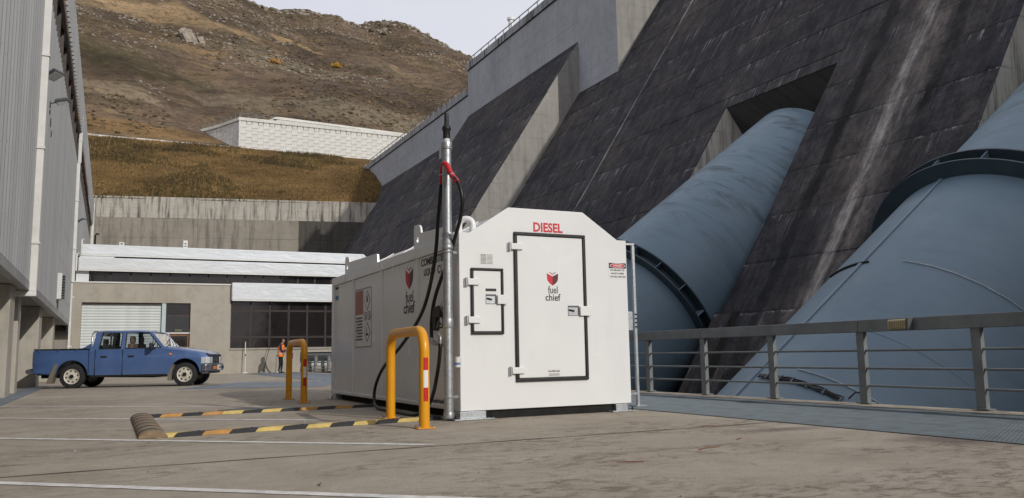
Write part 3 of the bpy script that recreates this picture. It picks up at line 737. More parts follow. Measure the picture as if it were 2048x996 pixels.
# one outcrop that stands out, two yellow-leaved shrubs
m2 = MB()
for k in range(7):
    a, b = random.uniform(-3, 3), random.uniform(-1.5, 1.5); h = 6.5*math.exp(-abs(a+1)*.35)
    m2.prism([(a-1.2, b-1), (a+.9, b-1.2), (a+1.5, b+.8), (a-.5, b+1.3)], 'z', -1.5, h*random.uniform(.6, 1))
oc = m2.build('rock_outcrop', 'rock', bevel=.3); oc.location = (20, 271, hill_z(20, 271)-.8); oc.rotation_euler = (R(-12), R(-22), R(20))
tag(oc, 'pointed grey rock outcrop high on the brown hillside', 'rock')
for (x, y), lab in (((73, 297), 'bright yellow autumn shrub on the hillside above the white panel wall'), ((46, 273), 'small orange autumn shrub on the hillside left of the yellow one')):
    vs = []; fs = []
    for i in range(260):
        p = Vector((random.gauss(0, .95), random.gauss(0, .7), abs(random.gauss(0, .75)))); s = random.uniform(.18, .42); u = Vector((random.gauss(0, 1), random.gauss(0, 1), random.gauss(0, 1))).normalized()*s; w = u.orthogonal()
        o = len(vs); vs += [p-u, p+w*.7, p+u, p-w*.7]; fs.append((o, o+1, o+2, o+3))
    t = root('shrub', lab, 'shrub', (x, y, hill_z(x, y)), 'autumn shrubs on the hillside', False); if_ = 'gold' if x > 60 else 'korange'
    m2 = MB(); m2.add(vs, fs); link('foliage', numpy_mesh('foliage', vs, fs, [if_]), t)
    m2 = MB(); m2.tube([(0, 0, -.5), (.05, 0, .5), (.1, .05, 1.1)], [.12, .09, .03], 6); m2.build('stem', 'wood', t)
# grass tufts on the bank and along the track
def tufts(name, n, mats):
    V = []; F = []; mi = []
    ny, nx = BANK.shape[:2]
    for i in range(n):
        j = random.randrange(ny-1); k = random.randrange(int(nx*.45), nx-1); a, b = random.random(), random.random()
        p = BANK[j, k]*(1-a)*(1-b)+BANK[j, k+1]*a*(1-b)+BANK[j+1, k]*(1-a)*b+BANK[j+1, k+1]*a*b
        if p[0] > 47: continue
        g = fbm(p[0]+20, p[1], .06, 3); h = random.uniform(.12, .42)*(1.2+g); mm = 1 if g > .12 and random.random() < .7 else 0
        for q in range(4):
            an = random.uniform(0, 6.28); w = .07; o = len(V); dx, dy = math.cos(an), math.sin(an); ln = random.uniform(.1, .5)*h; ox, oy = random.uniform(-.2, .2), random.uniform(-.2, .2)
            V += [(p[0]+ox-dy*w, p[1]+oy+dx*w, p[2]-.05), (p[0]+ox+dy*w, p[1]+oy-dx*w, p[2]-.05), (p[0]+ox+dx*ln, p[1]+oy+dy*ln, p[2]+h)]
            F.append((o, o+1, o+2)); mi.append(mm)
    kind(link(name, numpy_mesh(name, V, F, mats, mi)), 'stuff')
tufts('bank_grass', 26000, ['tuft', 'tuft2'])
# pale edge kerb of the track
mb = MB()
for i in range(14):
    x = -70+i*6.6; mb.box(x, x+6.55, 187.4, 187.8, 46.9, 47.62+.04*(i % 2))
tag(mb.build('track_kerb', 'hex'), 'pale kerb line of the track crossing the hillside left of the panel wall', 'kerb')

# ================================================================== RETAINING WALLS
rw = root('retaining_wall', 'long weathered concrete retaining wall below the grassy bank', 'wall', (18, 140, 0))
dirv = Vector((1, -.21, 0)).normalized(); nrm = Vector((-.21, -1, 0)).normalized()
edges = [-62, -50, -38, -26, -15, -3.5, 4, 12.2, 20.2, 27.9, 33.2, 47]
for i in range(len(edges)-1):
    for (z0, z1, mt) in ((23.6, 27.1, 'ret'), (20.4, 23.6, 'ret2' if i < 9 else 'ret3'), (13, 20.4, 'ret2' if i < 9 else 'ret3'), (-1, 13, 'ret2')):
        a, b = edges[i]+.012, edges[i+1]-.012; j = random.uniform(-.05, .05); q = []
        for x, d in ((a, j), (b, j), (b, -1.2), (a, -1.2)): q.append((x+nrm.x*d, wall_y(x)+nrm.y*d))
        m2 = MB(); m2.prism(q, 'z', z0+.01, z1-.01); m2.build('wall_panel', mt, rw)
q = [(-62, wall_y(-62)+.1), (47, wall_y(47)+.1), (47, wall_y(47)+1.4), (-62, wall_y(-62)+1.4)]
m2 = MB(); m2.prism(q, 'z', -1, 26.9); m2.build('wall_core', 'trough', rw)

hw = root('panel_wall', 'white retaining wall of interlocking panels on the hillside with railing', 'wall', (25, 190, 47))
HZ0, HZ1 = 46.2, 54.5
m2 = MB(); m2.box(24.72, 66, 190.06, 190.6, HZ0, HZ1); m2.build('wall_backing', 'hexgap', hw)
pw, ph_ = 1.28, 1.5; HALF = MB().prism([(-.5, -.0), (.5, 0), (.5, .72), (-.5, .72)], 'y', -.05, .1).mesh('panel', 'hex')
def hex_panel():
    w, h, e = pw/2-.03, ph_/2-.034, .14
    return [(-w-e, -h*.5), (-w+e, -h), (w-e, -h), (w+e, -h*.5), (w+e, h*.5), (w-e, h), (-w+e, h), (-w-e, h*.5)] if False else [(-w+.1, -h), (w-.1, -h), (w+.085, -h*.5), (w+.085, h*.5), (w-.1, h), (-w+.1, h), (-w-.085, h*.5), (-w-.085, -h*.5)]
HP = MB().prism(hex_panel(), 'y', -.05, .1).mesh('panel', 'hex')
n = 0
for i in range(31):
    x = 25.45+i*pw
    for j in range(6):
        z = HZ1-.76-j*ph_-(.75 if i % 2 else 0)
        if z-.75 < HZ0-1.2 or z+.72 > HZ1+.02: 
            if z+.72 > HZ1+.02: z = None
        if z is None: continue
        o = link('panel', HP, hw); o.location = (x, 190.03+random.uniform(-.015, .015), z); n += 1
    if i % 2:
        o = link('panel', HALF, hw); o.location = (x, 190.03, HZ1-.74)
# left return of the wall, curved back into the hill
ret = [(24.7, 190.1), (23.2, 193.5), (21.4, 197.5), (19.3, 201.5), (16.8, 205.2)]
for (a, b) in zip(ret[:-1], ret[1:]):
    d = Vector((b[0]-a[0], b[1]-a[1])); nn = Vector((-d.y, d.x)).normalized(); k = round(d.length/1.35)
    for i in range(k):
        p = Vector(a)+d*i/k; r_ = Vector(a)+d*(i+1)/k; u = d.normalized()*.03
        for j in range(6):
            z0 = HZ1-(j+1)*1.5-(.75 if i % 2 else 0)+.75; z1 = min(z0+1.44, HZ1)
            if z1-z0 < .3: continue
            m2 = MB(); m2.prism([tuple(p+u+nn*.05), tuple(r_-u+nn*.05), tuple(r_-u-nn*.3), tuple(p+u-nn*.3)], 'z', z0, z1); m2.build('panel', 'hex', hw)
    m2 = MB(); m2.prism([tuple(Vector(a)-nn*.02), tuple(Vector(b)-nn*.02), tuple(Vector(b)-nn*.5), tuple(Vector(a)-nn*.5)], 'z', HZ0-3, HZ1); m2.build('wall_backing', 'hexgap', hw)
# coping, corner strip, upper tier and rail
def coping(pts, z0, z1, w, mt='hex', name='coping'):
    for a, b in zip(pts[:-1], pts[1:]):
        m2 = MB(); m2.bar((a[0], a[1], (z0+z1)/2), (b[0], b[1], (z0+z1)/2), w, z1-z0); m2.build(name, mt, hw)
m2 = MB(); m2.box(24.5, 24.85, 189.85, 190.2, HZ0, HZ1+.4); m2.build('corner_strip', 'hex', hw)
for i in range(9):
    m2 = MB(); m2.box(24.4+i*4.62, 24.4+(i+1)*4.62-.03, 189.78, 190.7, HZ1+.02, HZ1+.75); m2.build('coping', 'hex', hw)
coping(ret, HZ1+.02, HZ1+.7, .7)
UPM = MB().box(-.62, .62, -.05, .3, 0, .95).mesh('upper_panel', 'hex')
for i in range(26):
    o = link('upper_panel', UPM, hw); o.location = (33.6+i*1.26, 191.2+random.uniform(-.02, .02), 55.35-.022*i)
m2 = MB(); m2.box(33.0, 66, 191.26, 191.6, 54, 55.6); m2.build('wall_backing', 'hexgap', hw)
m2 = MB(); m2.prism([(32.2, 56.0), (66, 55.4), (66, 55.75), (33.2, 56.6)], 'y', 191.0, 191.7); m2.prism([(30.6, 55.2), (31.6, 55.2), (33.2, 56.6), (32.4, 56.35)], 'y', 191.02, 191.68); m2.build('upper_coping', 'hex', hw)
rail_pts = [(x, y, HZ1+.7) for x, y in ret[::-1]]+[(33.5, 190.2, HZ1+.7)]
for h in (.55, 1.1):
    m2 = MB(); m2.tube([(a, b, c+h) for a, b, c in rail_pts], .05, 6); m2.build('rail', 'rail', hw)
RP = MB().box(-.045, .045, -.045, .045, 0, 1.1).mesh('rail_post', 'rail')
for (a, b) in zip(rail_pts[:-1], rail_pts[1:]):
    k = max(1, round((Vector(b)-Vector(a)).length/1.9))
    for i in range(k): o = link('rail_post', RP, hw); o.location = Vector(a)+(Vector(b)-Vector(a))*i/k

# ================================================================== POWERHOUSE (left)
BX = -1.87
ph = root('powerhouse', 'tall powerhouse clad in ribbed grey metal over concrete piers at the left', 'building', (-6, 40, 0))
def ribbed(y0, y1, z0, z1, x, pitch=.5):
    m2 = MB(); y = y0; pts = []
    while y < y1-1e-3:
        for dy, dx in ((0, 0), (.14, .0), (.18, .075), (.25, .075), (.29, 0)):
            if y+dy <= y1: pts.append((y+dy, x+dx))
        y += pitch
    pts.append((y1, x)); vs = []; fs = []
    for yy, xx in pts: vs += [(xx, yy, z0), (xx, yy, z1)]
    for i in range(len(pts)-1): fs.append((2*i, 2*i+2, 2*i+3, 2*i+1))
    return m2.add(vs, fs)
bays = [(-14, -3), (-3, 4.6), (4.6, 14), (14, 23.1), (23.3, 34.2), (34.2, 45.4)]
for a, b in bays: ribbed(a, b, 2.72, 10.75, BX).build('cladding_sheet', 'clad', ph)
for a, b in ((45.6, 56.6), (56.6, 67.6), (67.6, 79.6)): ribbed(a, b, 4.7, 10.75, BX).build('cladding_sheet', 'clad', ph)
for a, b in ((-14, 8), (8, 23.2), (23.2, 45.5), (45.5, 62), (62, 79.6)): ribbed(a, b, 12.55, 14.4, BX+.12).build('fascia_sheet', 'clad', ph)
for a, b in ((-14, 10), (10, 23.2), (23.2, 45.5)):
    m2 = MB(); m2.box(BX-.12, BX+.06, a+.01, b-.01, 2.52, 2.74); m2.build('base_flange', 'clad', ph, bevel=.01)
m2 = MB(); m2.box(BX-.1, BX+.17, -14, 79.7, 14.4, 14.52); m2.build('roof_edge', 'clad', ph)
m2 = MB(); m2.box(BX-16, BX-.5, -14, 79.5, 2.62, 14.3); m2.build('inner_wall', 'soffit', ph)
m2 = MB(); m2.box(BX-5, BX-.13, -14, 45.4, 2.54, 2.6); m2.build('soffit', 'soffit', ph)
# strip of tilted bronze windows with mullions under the fascia
m2 = MB(); m2.box(BX-.35, BX-.3, -14, 79.5, 10.75, 12.55); m2.build('window_backing', 'brown', ph)
m2 = MB(); m2.box(BX-.3, BX+.05, -14, 79.5, 10.73, 10.83); m2.build('window_sill', 'brown', ph)
m2 = MB(); m2.box(BX-.3, BX+.08, -14, 79.5, 12.44, 12.54); m2.build('window_head', 'brown', ph)
PN = MB().box(-.2, -.16, 0, 1.9, 10.86, 12.42).mesh('window_pane', 'wood'); PN2 = MB().box(-.22, -.18, 0, 1.9, 10.86, 12.42).mesh('window_pane', 'tint'); ML = MB().box(-.3, .0, -.05, .05, 10.83, 12.44).mesh('mullion', 'brown')
k = 0; y = 2.
while y < 79:
    o = link('window_pane', PN2 if k % 3 == 1 else MB().box(-.2, -.16, 0, 1.9, 10.86, 12.42).mesh('window_pane', 'brown') if k < 1 else PN2 if k % 2 else PN, ph); o.location = (BX, y+.05, 0)
    o = link('mullion', ML, ph); o.location = (BX, y, 0); y += 2.; k += 1
# fixing screws in rows
V = []; F = []
for z in (3.4, 4.7, 6.0, 7.3, 8.6, 9.9, 12.9, 14.1):
    x = BX+(.075 if z < 11 else .195)
    y = 4.6
    while y < (45 if z < 5 else 79):
        o = len(V); yy = y+.215
        V += [(x+.012, yy-.018, z-.018), (x+.012, yy+.018, z-.018), (x+.012, yy+.018, z+.018), (x+.012, yy-.018, z+.018)]; F.append((o, o+1, o+2, o+3)); y += .5
kind(link('fixing_screws', numpy_mesh('fixing_screws', V, F, ['darkgrey']), ph), 'stuff')
# downpipes
def downpipe(y, z0, z1, w=.15, foot=False):
    m2 = MB(); m2.box(BX+.04, BX+.04+w, y-w/2, y+w/2, z0, z1)
    if foot: m2.box(BX-.75, BX+.04+w, y-w/2, y+w/2, z0-.12, z0)
    o = m2.build('downpipe', 'whitepaint', ph, bevel=.015)
    for z in np.arange(z0+1.2, z1, 2.4):
        m3 = MB(); m3.box(BX+.03, BX+.05+w+.012, y-w/2-.03, y+w/2+.03, z-.03, z+.03); m3.build('pipe_bracket', 'whitepaint', ph)
downpipe(23.2, 2.5, 10.5, .17, True); downpipe(45.55, .3, 10.6, .17); downpipe(46.9, 10.9, 13.4, .16); downpipe(79.8, 8, 14.5, .2)
# piers below
for y0, y1, x0 in ((-6, -5, -3), (4, 5, -3), (13.2, 14.1, -3), (21.4, 22.4, -4), (24.2, 24.8, -2.6), (30., 31.2, -3.6), (37.2, 38.4, -3.6)):
    m2 = MB(); m2.box(x0, -2.03 if y0 != 24.2 else -2.1, y0, y1, 0, 2.53); m2.build('pier', 'pier', ph, bevel=.02)
m2 = MB(); m2.box(-5.2, -5, -14, 45.4, 0, 2.54); m2.build('back_wall', 'pier', ph)
m2 = MB(); m2.box(-3.4, -2.4, 38.5, 45.4, 0, 2.54); m2.build('end_wall', 'pier', ph)
for i in range(14):
    m2 = MB(); m2.box(-2.39, -2.28, 38.7+i*.32, 38.7+i*.32+.2, .05, 2.3); m2.build('louvre_slat', 'brown', ph)
# louvred vent box
vb = tag(MB().box(BX+.03, BX+.22, 34.1, 34.9, 3.05, 4.0).build('vent_box', 'whitepaint', bevel=.015), 'white louvred vent box fixed low on the grey cladding above the pickup', 'vent')
for i in range(9):
    m2 = MB(); m2.box(BX+.225, BX+.30, 34.15, 34.85, 3.1+i*.098, 3.15+i*.098); m2.build('louvre_slat', 'darkgrey', vb)
# floodlights on arms
def flood(y, z, yaw, tilt, label, arm=.55):
    t = root('floodlight', label, 'floodlight', (BX+.05, y, z), 'floodlights on the powerhouse wall', False); t.rotation_euler = (0, 0, yaw)
    t.scale = (.55, .55, .55)
    MB().bar((0, 0, -.1), (arm, 0, 0), .05, .05).build('bracket', 'darkgrey', t); MB().box(-.02, .06, -.1, .1, -.3, .05).build('mounting', 'darkgrey', t, bevel=.01)
    c, s = math.cos(tilt), math.sin(tilt)
    def rot(mb_): mb_.v = [(arm+x*c-zz*s, yv, x*s+zz*c) for x, yv, zz in mb_.v]; return mb_
    hd = rot(MB().box(-.02, .62, -.34, .34, -.08, .06)).build('housing', 'darkgrey', t, bevel=.02)
    rot(MB().box(.04, .56, -.28, .28, -.1, -.075)).build('lens', 'lamp', hd)
    for i in range(5): rot(MB().box(.06+i*.11, .08+i*.11, -.3, .3, .055, .13)).build('cooling_fin', 'darkgrey', hd)
    return t
flood(24.0, 8.15, R(-35), R(28), 'upper grey floodlight tilted out beside the long white downpipe', .28)
flood(26.2, 8.15, R(-12), R(12), 'lower flat grey floodlight seen edge-on just right of the long white downpipe', .35)
flood(48.0, 8.0, R(-30), R(25), 'small distant floodlight on the far white downpipe of the powerhouse', .35)
gp = tag(MB().tube([(-.95, 51, 5.6), (-.95, 51, 7.75), (-.88, 51, 7.85), (-.75, 51, 7.8)], .05, 8).build('gooseneck_pipe', 'skid', smooth=40), 'thin black gooseneck pipe standing on the roof behind the white bands', 'pipe')

# ================================================================== BACK BUILDING
BY = 45.45
bb = root('workshop', 'low concrete workshop with white wrapped roof bands across the back of the yard', 'building', (4, BY, 0))
def bx(name, mat, x0, x1, y0, y1, z0, z1, bevel=0, parent=None): return MB().box(x0, x1, y0, y1, z0, z1).build(name, mat, parent or bb, bevel=bevel)
bx('wall', 'render', -1.72, -1.30, BY, BY+.4, 0, 4.62); bx('wall', 'render', -1.30, 3.70, BY+.001, BY+.4, 3.66, 4.62); bx('wall', 'render', 3.70, 5.68, BY, BY+.4, 0, 4.62)
bx('wall', 'render', 5.68, 9.32, BY+.001, BY+.4, 0, 1.30); bx('beam', 'render', 9.32, 16, BY+.001, BY+.4, 1.06, 1.30)
bx('pier', 'render', 9.0, 9.32, BY+.002, BY+.4, -.0, 1.06)
bx('parapet_flashing', 'whitepaint', -1.78, 5.66, BY-.05, BY+.45, 4.62, 4.69, .01)
bx('inner_core', 'interior', -1.7, 13, BY+2.2, BY+12, 1.3, 6.2)
bx('inner_floor', 'interior', -1.7, 9.3, BY+.4, BY+2.2, -.02, .02); bx('inner_ceiling', 'interior', -1.7, 13, BY+.4, BY+2.2, 4.3, 4.6)
# roller door
rd = bx('roller_door', 'roller', -1.30, 2.33, BY+.22, BY+.25, 0, 3.64)
sl = MB().prism([(0, 0), (-.028, .03), (-.03, .085), (-.012, .125), (0, .14), (.02, .14), (.02, 0)], 'x', -1.29, 2.32).mesh('door_slat', 'roller')
for i in range(26):
    o = link('door_slat', sl, rd); o.location = (0, BY+.2, i*.14)
bx('door_head', 'brown', -1.30, 2.33, BY+.1, BY+.21, 3.56, 3.66)
bx('jamb', 'teal', 2.335, 2.53, BY+.04, BY+.2, 0, 3.66, .01)
# window and timber door
def window(x0, x1, z0, z1, y, panes, frame='brown', glass='tint', name='window'):
    f = bx(name, frame, x0, x1, y, y+.06, z0, z0+.035)
    for (a, b, c, d) in ((x0, x1, z1-.035, z1), (x0, x0+.035, z0+.035, z1-.035), (x1-.035, x1, z0+.035, z1-.035)): bx('frame_bar', frame, a, b, y, y+.06, c, d, 0, f)
    bx('pane', glass, x0+.035, x1-.035, y+.03, y+.04, z0+.035, z1-.035, 0, f); return f
window(2.53, 3.70, 3.02, 3.66, BY+.1, 1); window(2.53, 3.70, 2.16, 3.02, BY+.1, 1, 'brown', 'glass')
bx('sign_plate', 'kyellow', 3.0, 3.33, BY+.2, BY+.21, 2.22, 2.32)
bx('sill', 'whitepaint', 2.5, 3.72, BY+.06, BY+.2, 2.1, 2.16); bx('panel_strip', 'whitepaint', 2.53, 2.72, BY+.1, BY+.16, 0, 2.1)
dr = bx('door', 'wood', 2.72, 3.70, BY+.14, BY+.19, 0, 2.1, .01); bx('door_glass', 'tint', 2.83, 3.59, BY+.12, BY+.135, 1.0, 1.98, 0, dr); bx('door_handle', 'chrome', 3.6, 3.66, BY+.06, BY+.135, .98, 1.02, 0, dr)
# ribbon windows
mx = [5.70+i*1.0 for i in range(11)]
for i in range(10):
    for z0, z1 in ((1.32, 1.88), (1.90, 3.28), (3.30, 3.78)):
        window(mx[i]+.01, mx[i+1]-.01, z0, z1, BY+.10+.0015*(i % 3), 1, 'brown')
bx('window_sill', 'render', 5.66, 16, BY-.06, BY+.1, 1.23, 1.315, .01)
# wrapped bands
def wrapped(x0, x1, z0, z1, y, endslope=0.):
    q = [(x0, z0), (x1+endslope, z0), (x1, z1), (x0, z1)]
    m2 = MB(); m2.prism(q, 'y', y, y+.9); o = m2.build('roof_band', 'wrap', bb, bevel=.05)
    k = int((x1-x0)/2.4)
    bx('band_trim', 'whitepaint', x0+.02, x1-.02, y-.02, y+.03, z0-.05, z0+.015); return o
wrapped(5.68, 16, 3.84, 4.76, BY-.25)
for i in range(14):
    window(-1.02+i*.93+.01, -1.02+(i+1)*.93-.01, 4.70, 5.22, BY+.34+.0015*(i % 2), 1, 'brown')
bx('white_panel', 'wrap', -1.62, -1.05, BY+.30, BY+.5, 4.70, 5.24)
wrapped(-1.55, 12.0, 5.27, 5.90, BY+.05)
for i in range(12): window(.1+i*1.0, .1+(i+1)*1.0-.02, 5.92, 6.06, BY+.75, 1, 'brown')
wrapped(-1.5, 13.0, 6.08, 6.62, BY+.55, .55)
MB().prism([(-1.5, 5.9), (-.1, 5.9), (.25, 6.1), (-1.5, 6.1)], 'y', BY+.58, BY+1.2).build('white_panel', 'wrap', bb)
bx('roof', 'wrap', -1.5, 13, BY+1.4, BY+12, 6.2, 6.5)
for x, z0, z1 in ((-1.62, 5.2, 6.05), (-1.42, 6.0, 6.75)): MB().tube([(x, BY-.0, z0), (x, BY-.0, z1), (x+.1, BY-.0, z1+.02)], .05, 8).build('overflow_pipe', 'whitepaint', bb, smooth=40)
for x, w, h, lab in ((.25, .24, .2, 'small low white box on the workshop roof near the gooseneck pipe'), (3.35, .22, .42, 'taller white box with dark slots standing on the workshop roof')):
    o = tag(MB().box(x, x+w, BY+1.5, BY+1.7, 6.5, 6.6+h+.1).build('roof_box', 'whitepaint', bevel=.01), lab, 'box')
    for j in range(2 if h > .3 else 1): MB().box(x+.06, x+w-.06, BY+1.49, BY+1.499, 6.78+j*.14, 6.84+j*.14).build('slot', 'darkgrey', o)
# open bay at the right: balustrade and a pale wall behind
bx('bay_wall', 'wrap', 9.33, 18, BY+.75, BY+.9, -.01, 1.4); bx('bay_wall_base', 'render', 9.33, 18, BY+.7, BY+.748, -.01, .26)
bl = root('balustrade', 'grey metal balustrade in the open bay behind the white tank', 'railing', (10, BY+.2, 0))
for h in (.12, .32, .54, .76): MB().box(9.35, 16, BY+.15, BY+.19, h, h+.035).build('rail', 'darkgrey', bl)
MB().box(9.35, 16, BY+.12, BY+.22, .86, 1.04).build('top_rail', 'darkgrey', bl)
for i in range(9): MB().box(9.4+i*.72, 9.46+i*.72, BY+.13, BY+.21, 0, .86).build('post', 'darkgrey', bl); MB().box(9.47+i*.72, 9.58+i*.72, BY+.16, BY+.2, 0, .86).build('post_plate', 'dam_side', bl)

# ================================================================== WALKWAY AND GUARD RAIL (right)
wk = root('grating_walkway', 'blue-grey steel grating walkway along the guard rail', 'walkway', (7.7, 10, 0))
PL = 1.0
def grate():
    m2 = MB(); n = 25
    for i in range(n): y = PL*(i+.5)/n; m2.box(6.475, 8.98, y-.0035, y+.0035, -.03, .006)
    for j in range(34): x = 6.49+j*.0745; m2.box(x-.004, x+.004, .004, PL-.004, -.02, .004)
    m2.box(6.47, 6.478, .002, PL-.002, -.03, .0065); m2.box(8.975, 8.985, .002, PL-.002, -.03, .0065)
    m2.box(6.47, 8.985, .0, .006, -.03, .0065); return m2.mesh('grating_panel', 'grating')
GM = grate()
for k in range(-3, 42): o = link('grating_panel', GM, wk); o.location = (0, k*PL, 0)
MB().box(6.452, 6.468, -3, 42, -.1, .008).build('edge_angle', 'darkgrey', wk)
gr = root('guard_rail', 'dark grey guard rail with flat top rail along the drop beside the penstocks', 'railing', (9.3, 8, 0))
ys = [-1.6, .1, 1.75, 3.4, 5.05, 6.43, 8.12, 9.84, 11.49, 13.13, 14.8, 16.5, 18.2, 19.9, 21.6, 23.3, 25, 26.7, 28.4, 30.1, 31.8, 33.5, 35.2, 36.9]
for a, b in zip(ys[::2][:-1], ys[::2][1:]): MB().box(9.24, 9.36, a+.004, b-.004, .985, 1.15).build('top_rail', 'rail', gr, bevel=.006)
PO = MB().box(-.035, .035, -.06, .06, 0, .985); PO.box(-.07, .07, -.11, .11, .012, .024); POM = PO.mesh('rail_post', 'rail')
for y in ys: o = link('rail_post', POM, gr); o.location = (9.3, y, .012)
for h in (.26, .495, .735):
    for a, b in zip(ys[:-1], ys[1:]): MB().tube([(9.3, a+.06, h), (9.3, b-.06, h)], .016, 8).build('mid_rail', 'rail', gr, smooth=60)
bu = tag(MB().box(9.14, 9.235, 7.26, 7.56, 1.0, 1.13).build('bulkhead_light', 'bulk', bevel=.02), 'yellowed bulkhead light fixed to the guard rail top', 'light')
for i in range(8): MB().box(9.13, 9.138, 7.28+i*.034, 7.295+i*.034, 1.015, 1.115).build('lens_rib', 'bulk', bu)
MB().box(9.13, 9.24, 7.235, 7.259, .99, 1.14).build('end_cap', 'darkgrey', bu)

# ================================================================== FUEL TANK
TX0, TX1, TY0, TY1, TZ, TS, TP = 3.80, 6.24, 9.24, 15.66, .105, 2.27, 2.62
tk = root('fuel_tank', 'white steel fuel tank with hinged doors and DIESEL lettering on its front', 'fuel tank', (5.02, 12.4, 0))
def tb(name, mat, x0, x1, y0, y1, z0, z1, bevel=.004, parent=None): return MB().box(x0, x1, y0, y1, z0, z1).build(name, mat, parent or tk, bevel=bevel)
gable = [(TX0, TZ), (TX1, TZ), (TX1, TS), (6.10, TS), (5.57, TP), (4.48, TP), (3.94, TS), (TX0, TS)]
MB().prism(gable, 'y', TY0, TY0+.05).build('front_panel', 'white', tk, bevel=.006)
MB().prism(gable, 'y', TY1-.05, TY1).build('rear_panel', 'white', tk, bevel=.006)
rf = [(3.84, 2.20), (3.84, 2.245), (3.95, 2.25), (4.49, 2.57), (5.56, 2.57), (6.09, 2.25), (6.2, 2.245), (6.2, 2.2)]
MB().prism(rf, 'y', TY0+.051, TY1-.051).build('roof', 'white', tk, bevel=.006)
for i in range(5):
    y = 10.2+i*1.25; MB().prism([(3.96, 2.262), (4.485, 2.575), (4.485, 2.59), (3.96, 2.277)], 'y', y, y+.05).build('roof_seam', 'white', tk)
MB().box(3.9, 6.14, TY0+.06, TY1-.06, TZ+.02, 2.19).build('tank_body', 'white', tk)
ribs = [TY0+.05, 9.50, 10.83, 12.52, 14.21, 15.56]
for a, b in zip(ribs[1:-1], ribs[2:]):
    tb('side_panel', 'white', 3.832, 3.86, a+.05, b-.05, TZ+.002, 2.115); tb('side_panel', 'white', 6.18, 6.208, a+.05, b-.05, TZ+.002, 2.115)
for y in ribs[2:-1]:
    for x0, x1, xm in ((3.806, 3.87, 3.806), (6.17, 6.234, 6.234)):
        s_ = 1 if x0 < 5 else -1
        MB().prism([(xm, y-.028), (xm, y+.028), (xm+s_*.026, y+.055), (xm+s_*.06, y+.055), (xm+s_*.06, y-.055), (xm+s_*.026, y-.055)], 'z', TZ+.002, 2.118).build('side_rib', 'white', tk)
for x0, x1 in ((3.80, 3.87), (6.17, 6.24)):
    tb('corner_post', 'white', x0+.002, x1-.002, TY1-.15, TY1-.051, TZ+.003, 2.118); tb('eave_rail', 'white', x0, x1, TY0+.051, TY1-.051, 2.12, TS-.002, .005); tb('bottom_rail', 'white', x0+.001, x1-.001, TY0+.051, TY1-.051, TZ, TZ+.05)
tb('corner_post', 'white', 3.802, 3.868, TY0+.051, 9.46, TZ+.051, 2.118); tb('corner_post', 'white', 6.172, 6.238, TY0+.051, 9.5, TZ+.051, 2.118)
# dispenser recess in the side
tb('side_panel', 'white', 3.833, 3.86, 9.47, 9.55, TZ+.051, 2.115); tb('side_panel', 'white', 3.834, 3.861, 9.551, 9.89, TZ+.051, .98); tb('side_panel', 'white', 3.834, 3.861, 9.551, 9.89, 1.88, 2.115)
# skid and feet
sk = tb('skid', 'skid', 3.90, 6.14, TY0+.04, TY1-.3, .0, TZ-.002, .004)
for x0, x1, y0, y1 in ((3.74, 4.16, 9.16, 9.42), (5.94, 6.20, 9.16, 9.42), (3.74, 4.1, 15.2, 15.5), (5.94, 6.3, 15.2, 15.5)):
    ft = tb('foot', 'steel', x0+.04, x1-.04, y0+.05, y1, .018, TZ-.004); tb('foot_plate', 'steel', x0-.05, x1+.05, y0-.01, y1, .004, .018, .002, ft)
    for bxx in (x0-.025, x1+.025): MB().lathe([(.016, 0), (.016, .014), (.009, .014), (.009, .04)], (bxx, y0+.04, .018), (0, 0, 1), 6).build('anchor_bolt', 'skid', ft)
# lifting lugs
def lug(x, y0, y1, za, zb):
    c = Vector((y1-.16, 2.40)); n = 24; L = y1-y0
    sq = [(y1-.30, 2.22), (y1, 2.22), (y1, 2.60+zb), (y1-.03, 2.62+zb), (y1-.2, 2.61+zb), (y1-.26, 2.58+zb), (y1-.30, 2.50+zb)]
    out = []
    for k in range(n):
        a = 2*math.pi*k/n; d = Vector((math.cos(a), math.sin(a))); best = 9
        for i in range(len(sq)):
            p, q = Vector(sq[i]), Vector(sq[(i+1) % len(sq)]); e = q-p; den = d.x*e.y-d.y*e.x
            if abs(den) < 1e-9: continue
            t = ((p.x-c.x)*e.y-(p.y-c.y)*e.x)/den; u = ((p.x-c.x)*d.y-(p.y-c.y)*d.x)/den
            if t > 0 and -1e-6 <= u <= 1+1e-6: best = min(best, t)
        out.append(c+d*best)
    m2 = MB(); vs = []; fs = []; h = .045
    for X in (x, x+.028):
        vs += [(X, p.x, p.y) for p in out]+[(X, c.x+h*math.cos(2*math.pi*k/n), c.y+h*math.sin(2*math.pi*k/n)) for k in range(n)]
    for k in range(n):
        k1 = (k+1) % n
        fs += [(k, k1, n+k1, n+k), (2*n+k, 3*n+k, 3*n+k1, 2*n+k1), (k, 2*n+k, 2*n+k1, k1), (n+k, n+k1, 3*n+k1, 3*n+k)]
    m2.add(vs, fs); m2.prism([(y0, 2.25), (y1-.301, 2.22), (y1-.301, 2.48), (y0+.12, 2.44), (y0+.03, 2.42)], 'x', x, x+.028)
    return m2.build('lifting_lug', 'white', tk)
lug(3.86, 9.90, 11.08, 0, .0); lug(3.86, 12.85, 14.92, 0, -.02); lug(6.15, 9.90, 11.08, 0, 0); lug(6.15, 12.85, 14.92, 0, -.02)
for y in (10.95, 14.8): tb('lug_plate', 'white', 3.786, 3.80, y-.12, y+.16, 2.13, 2.262, .003)
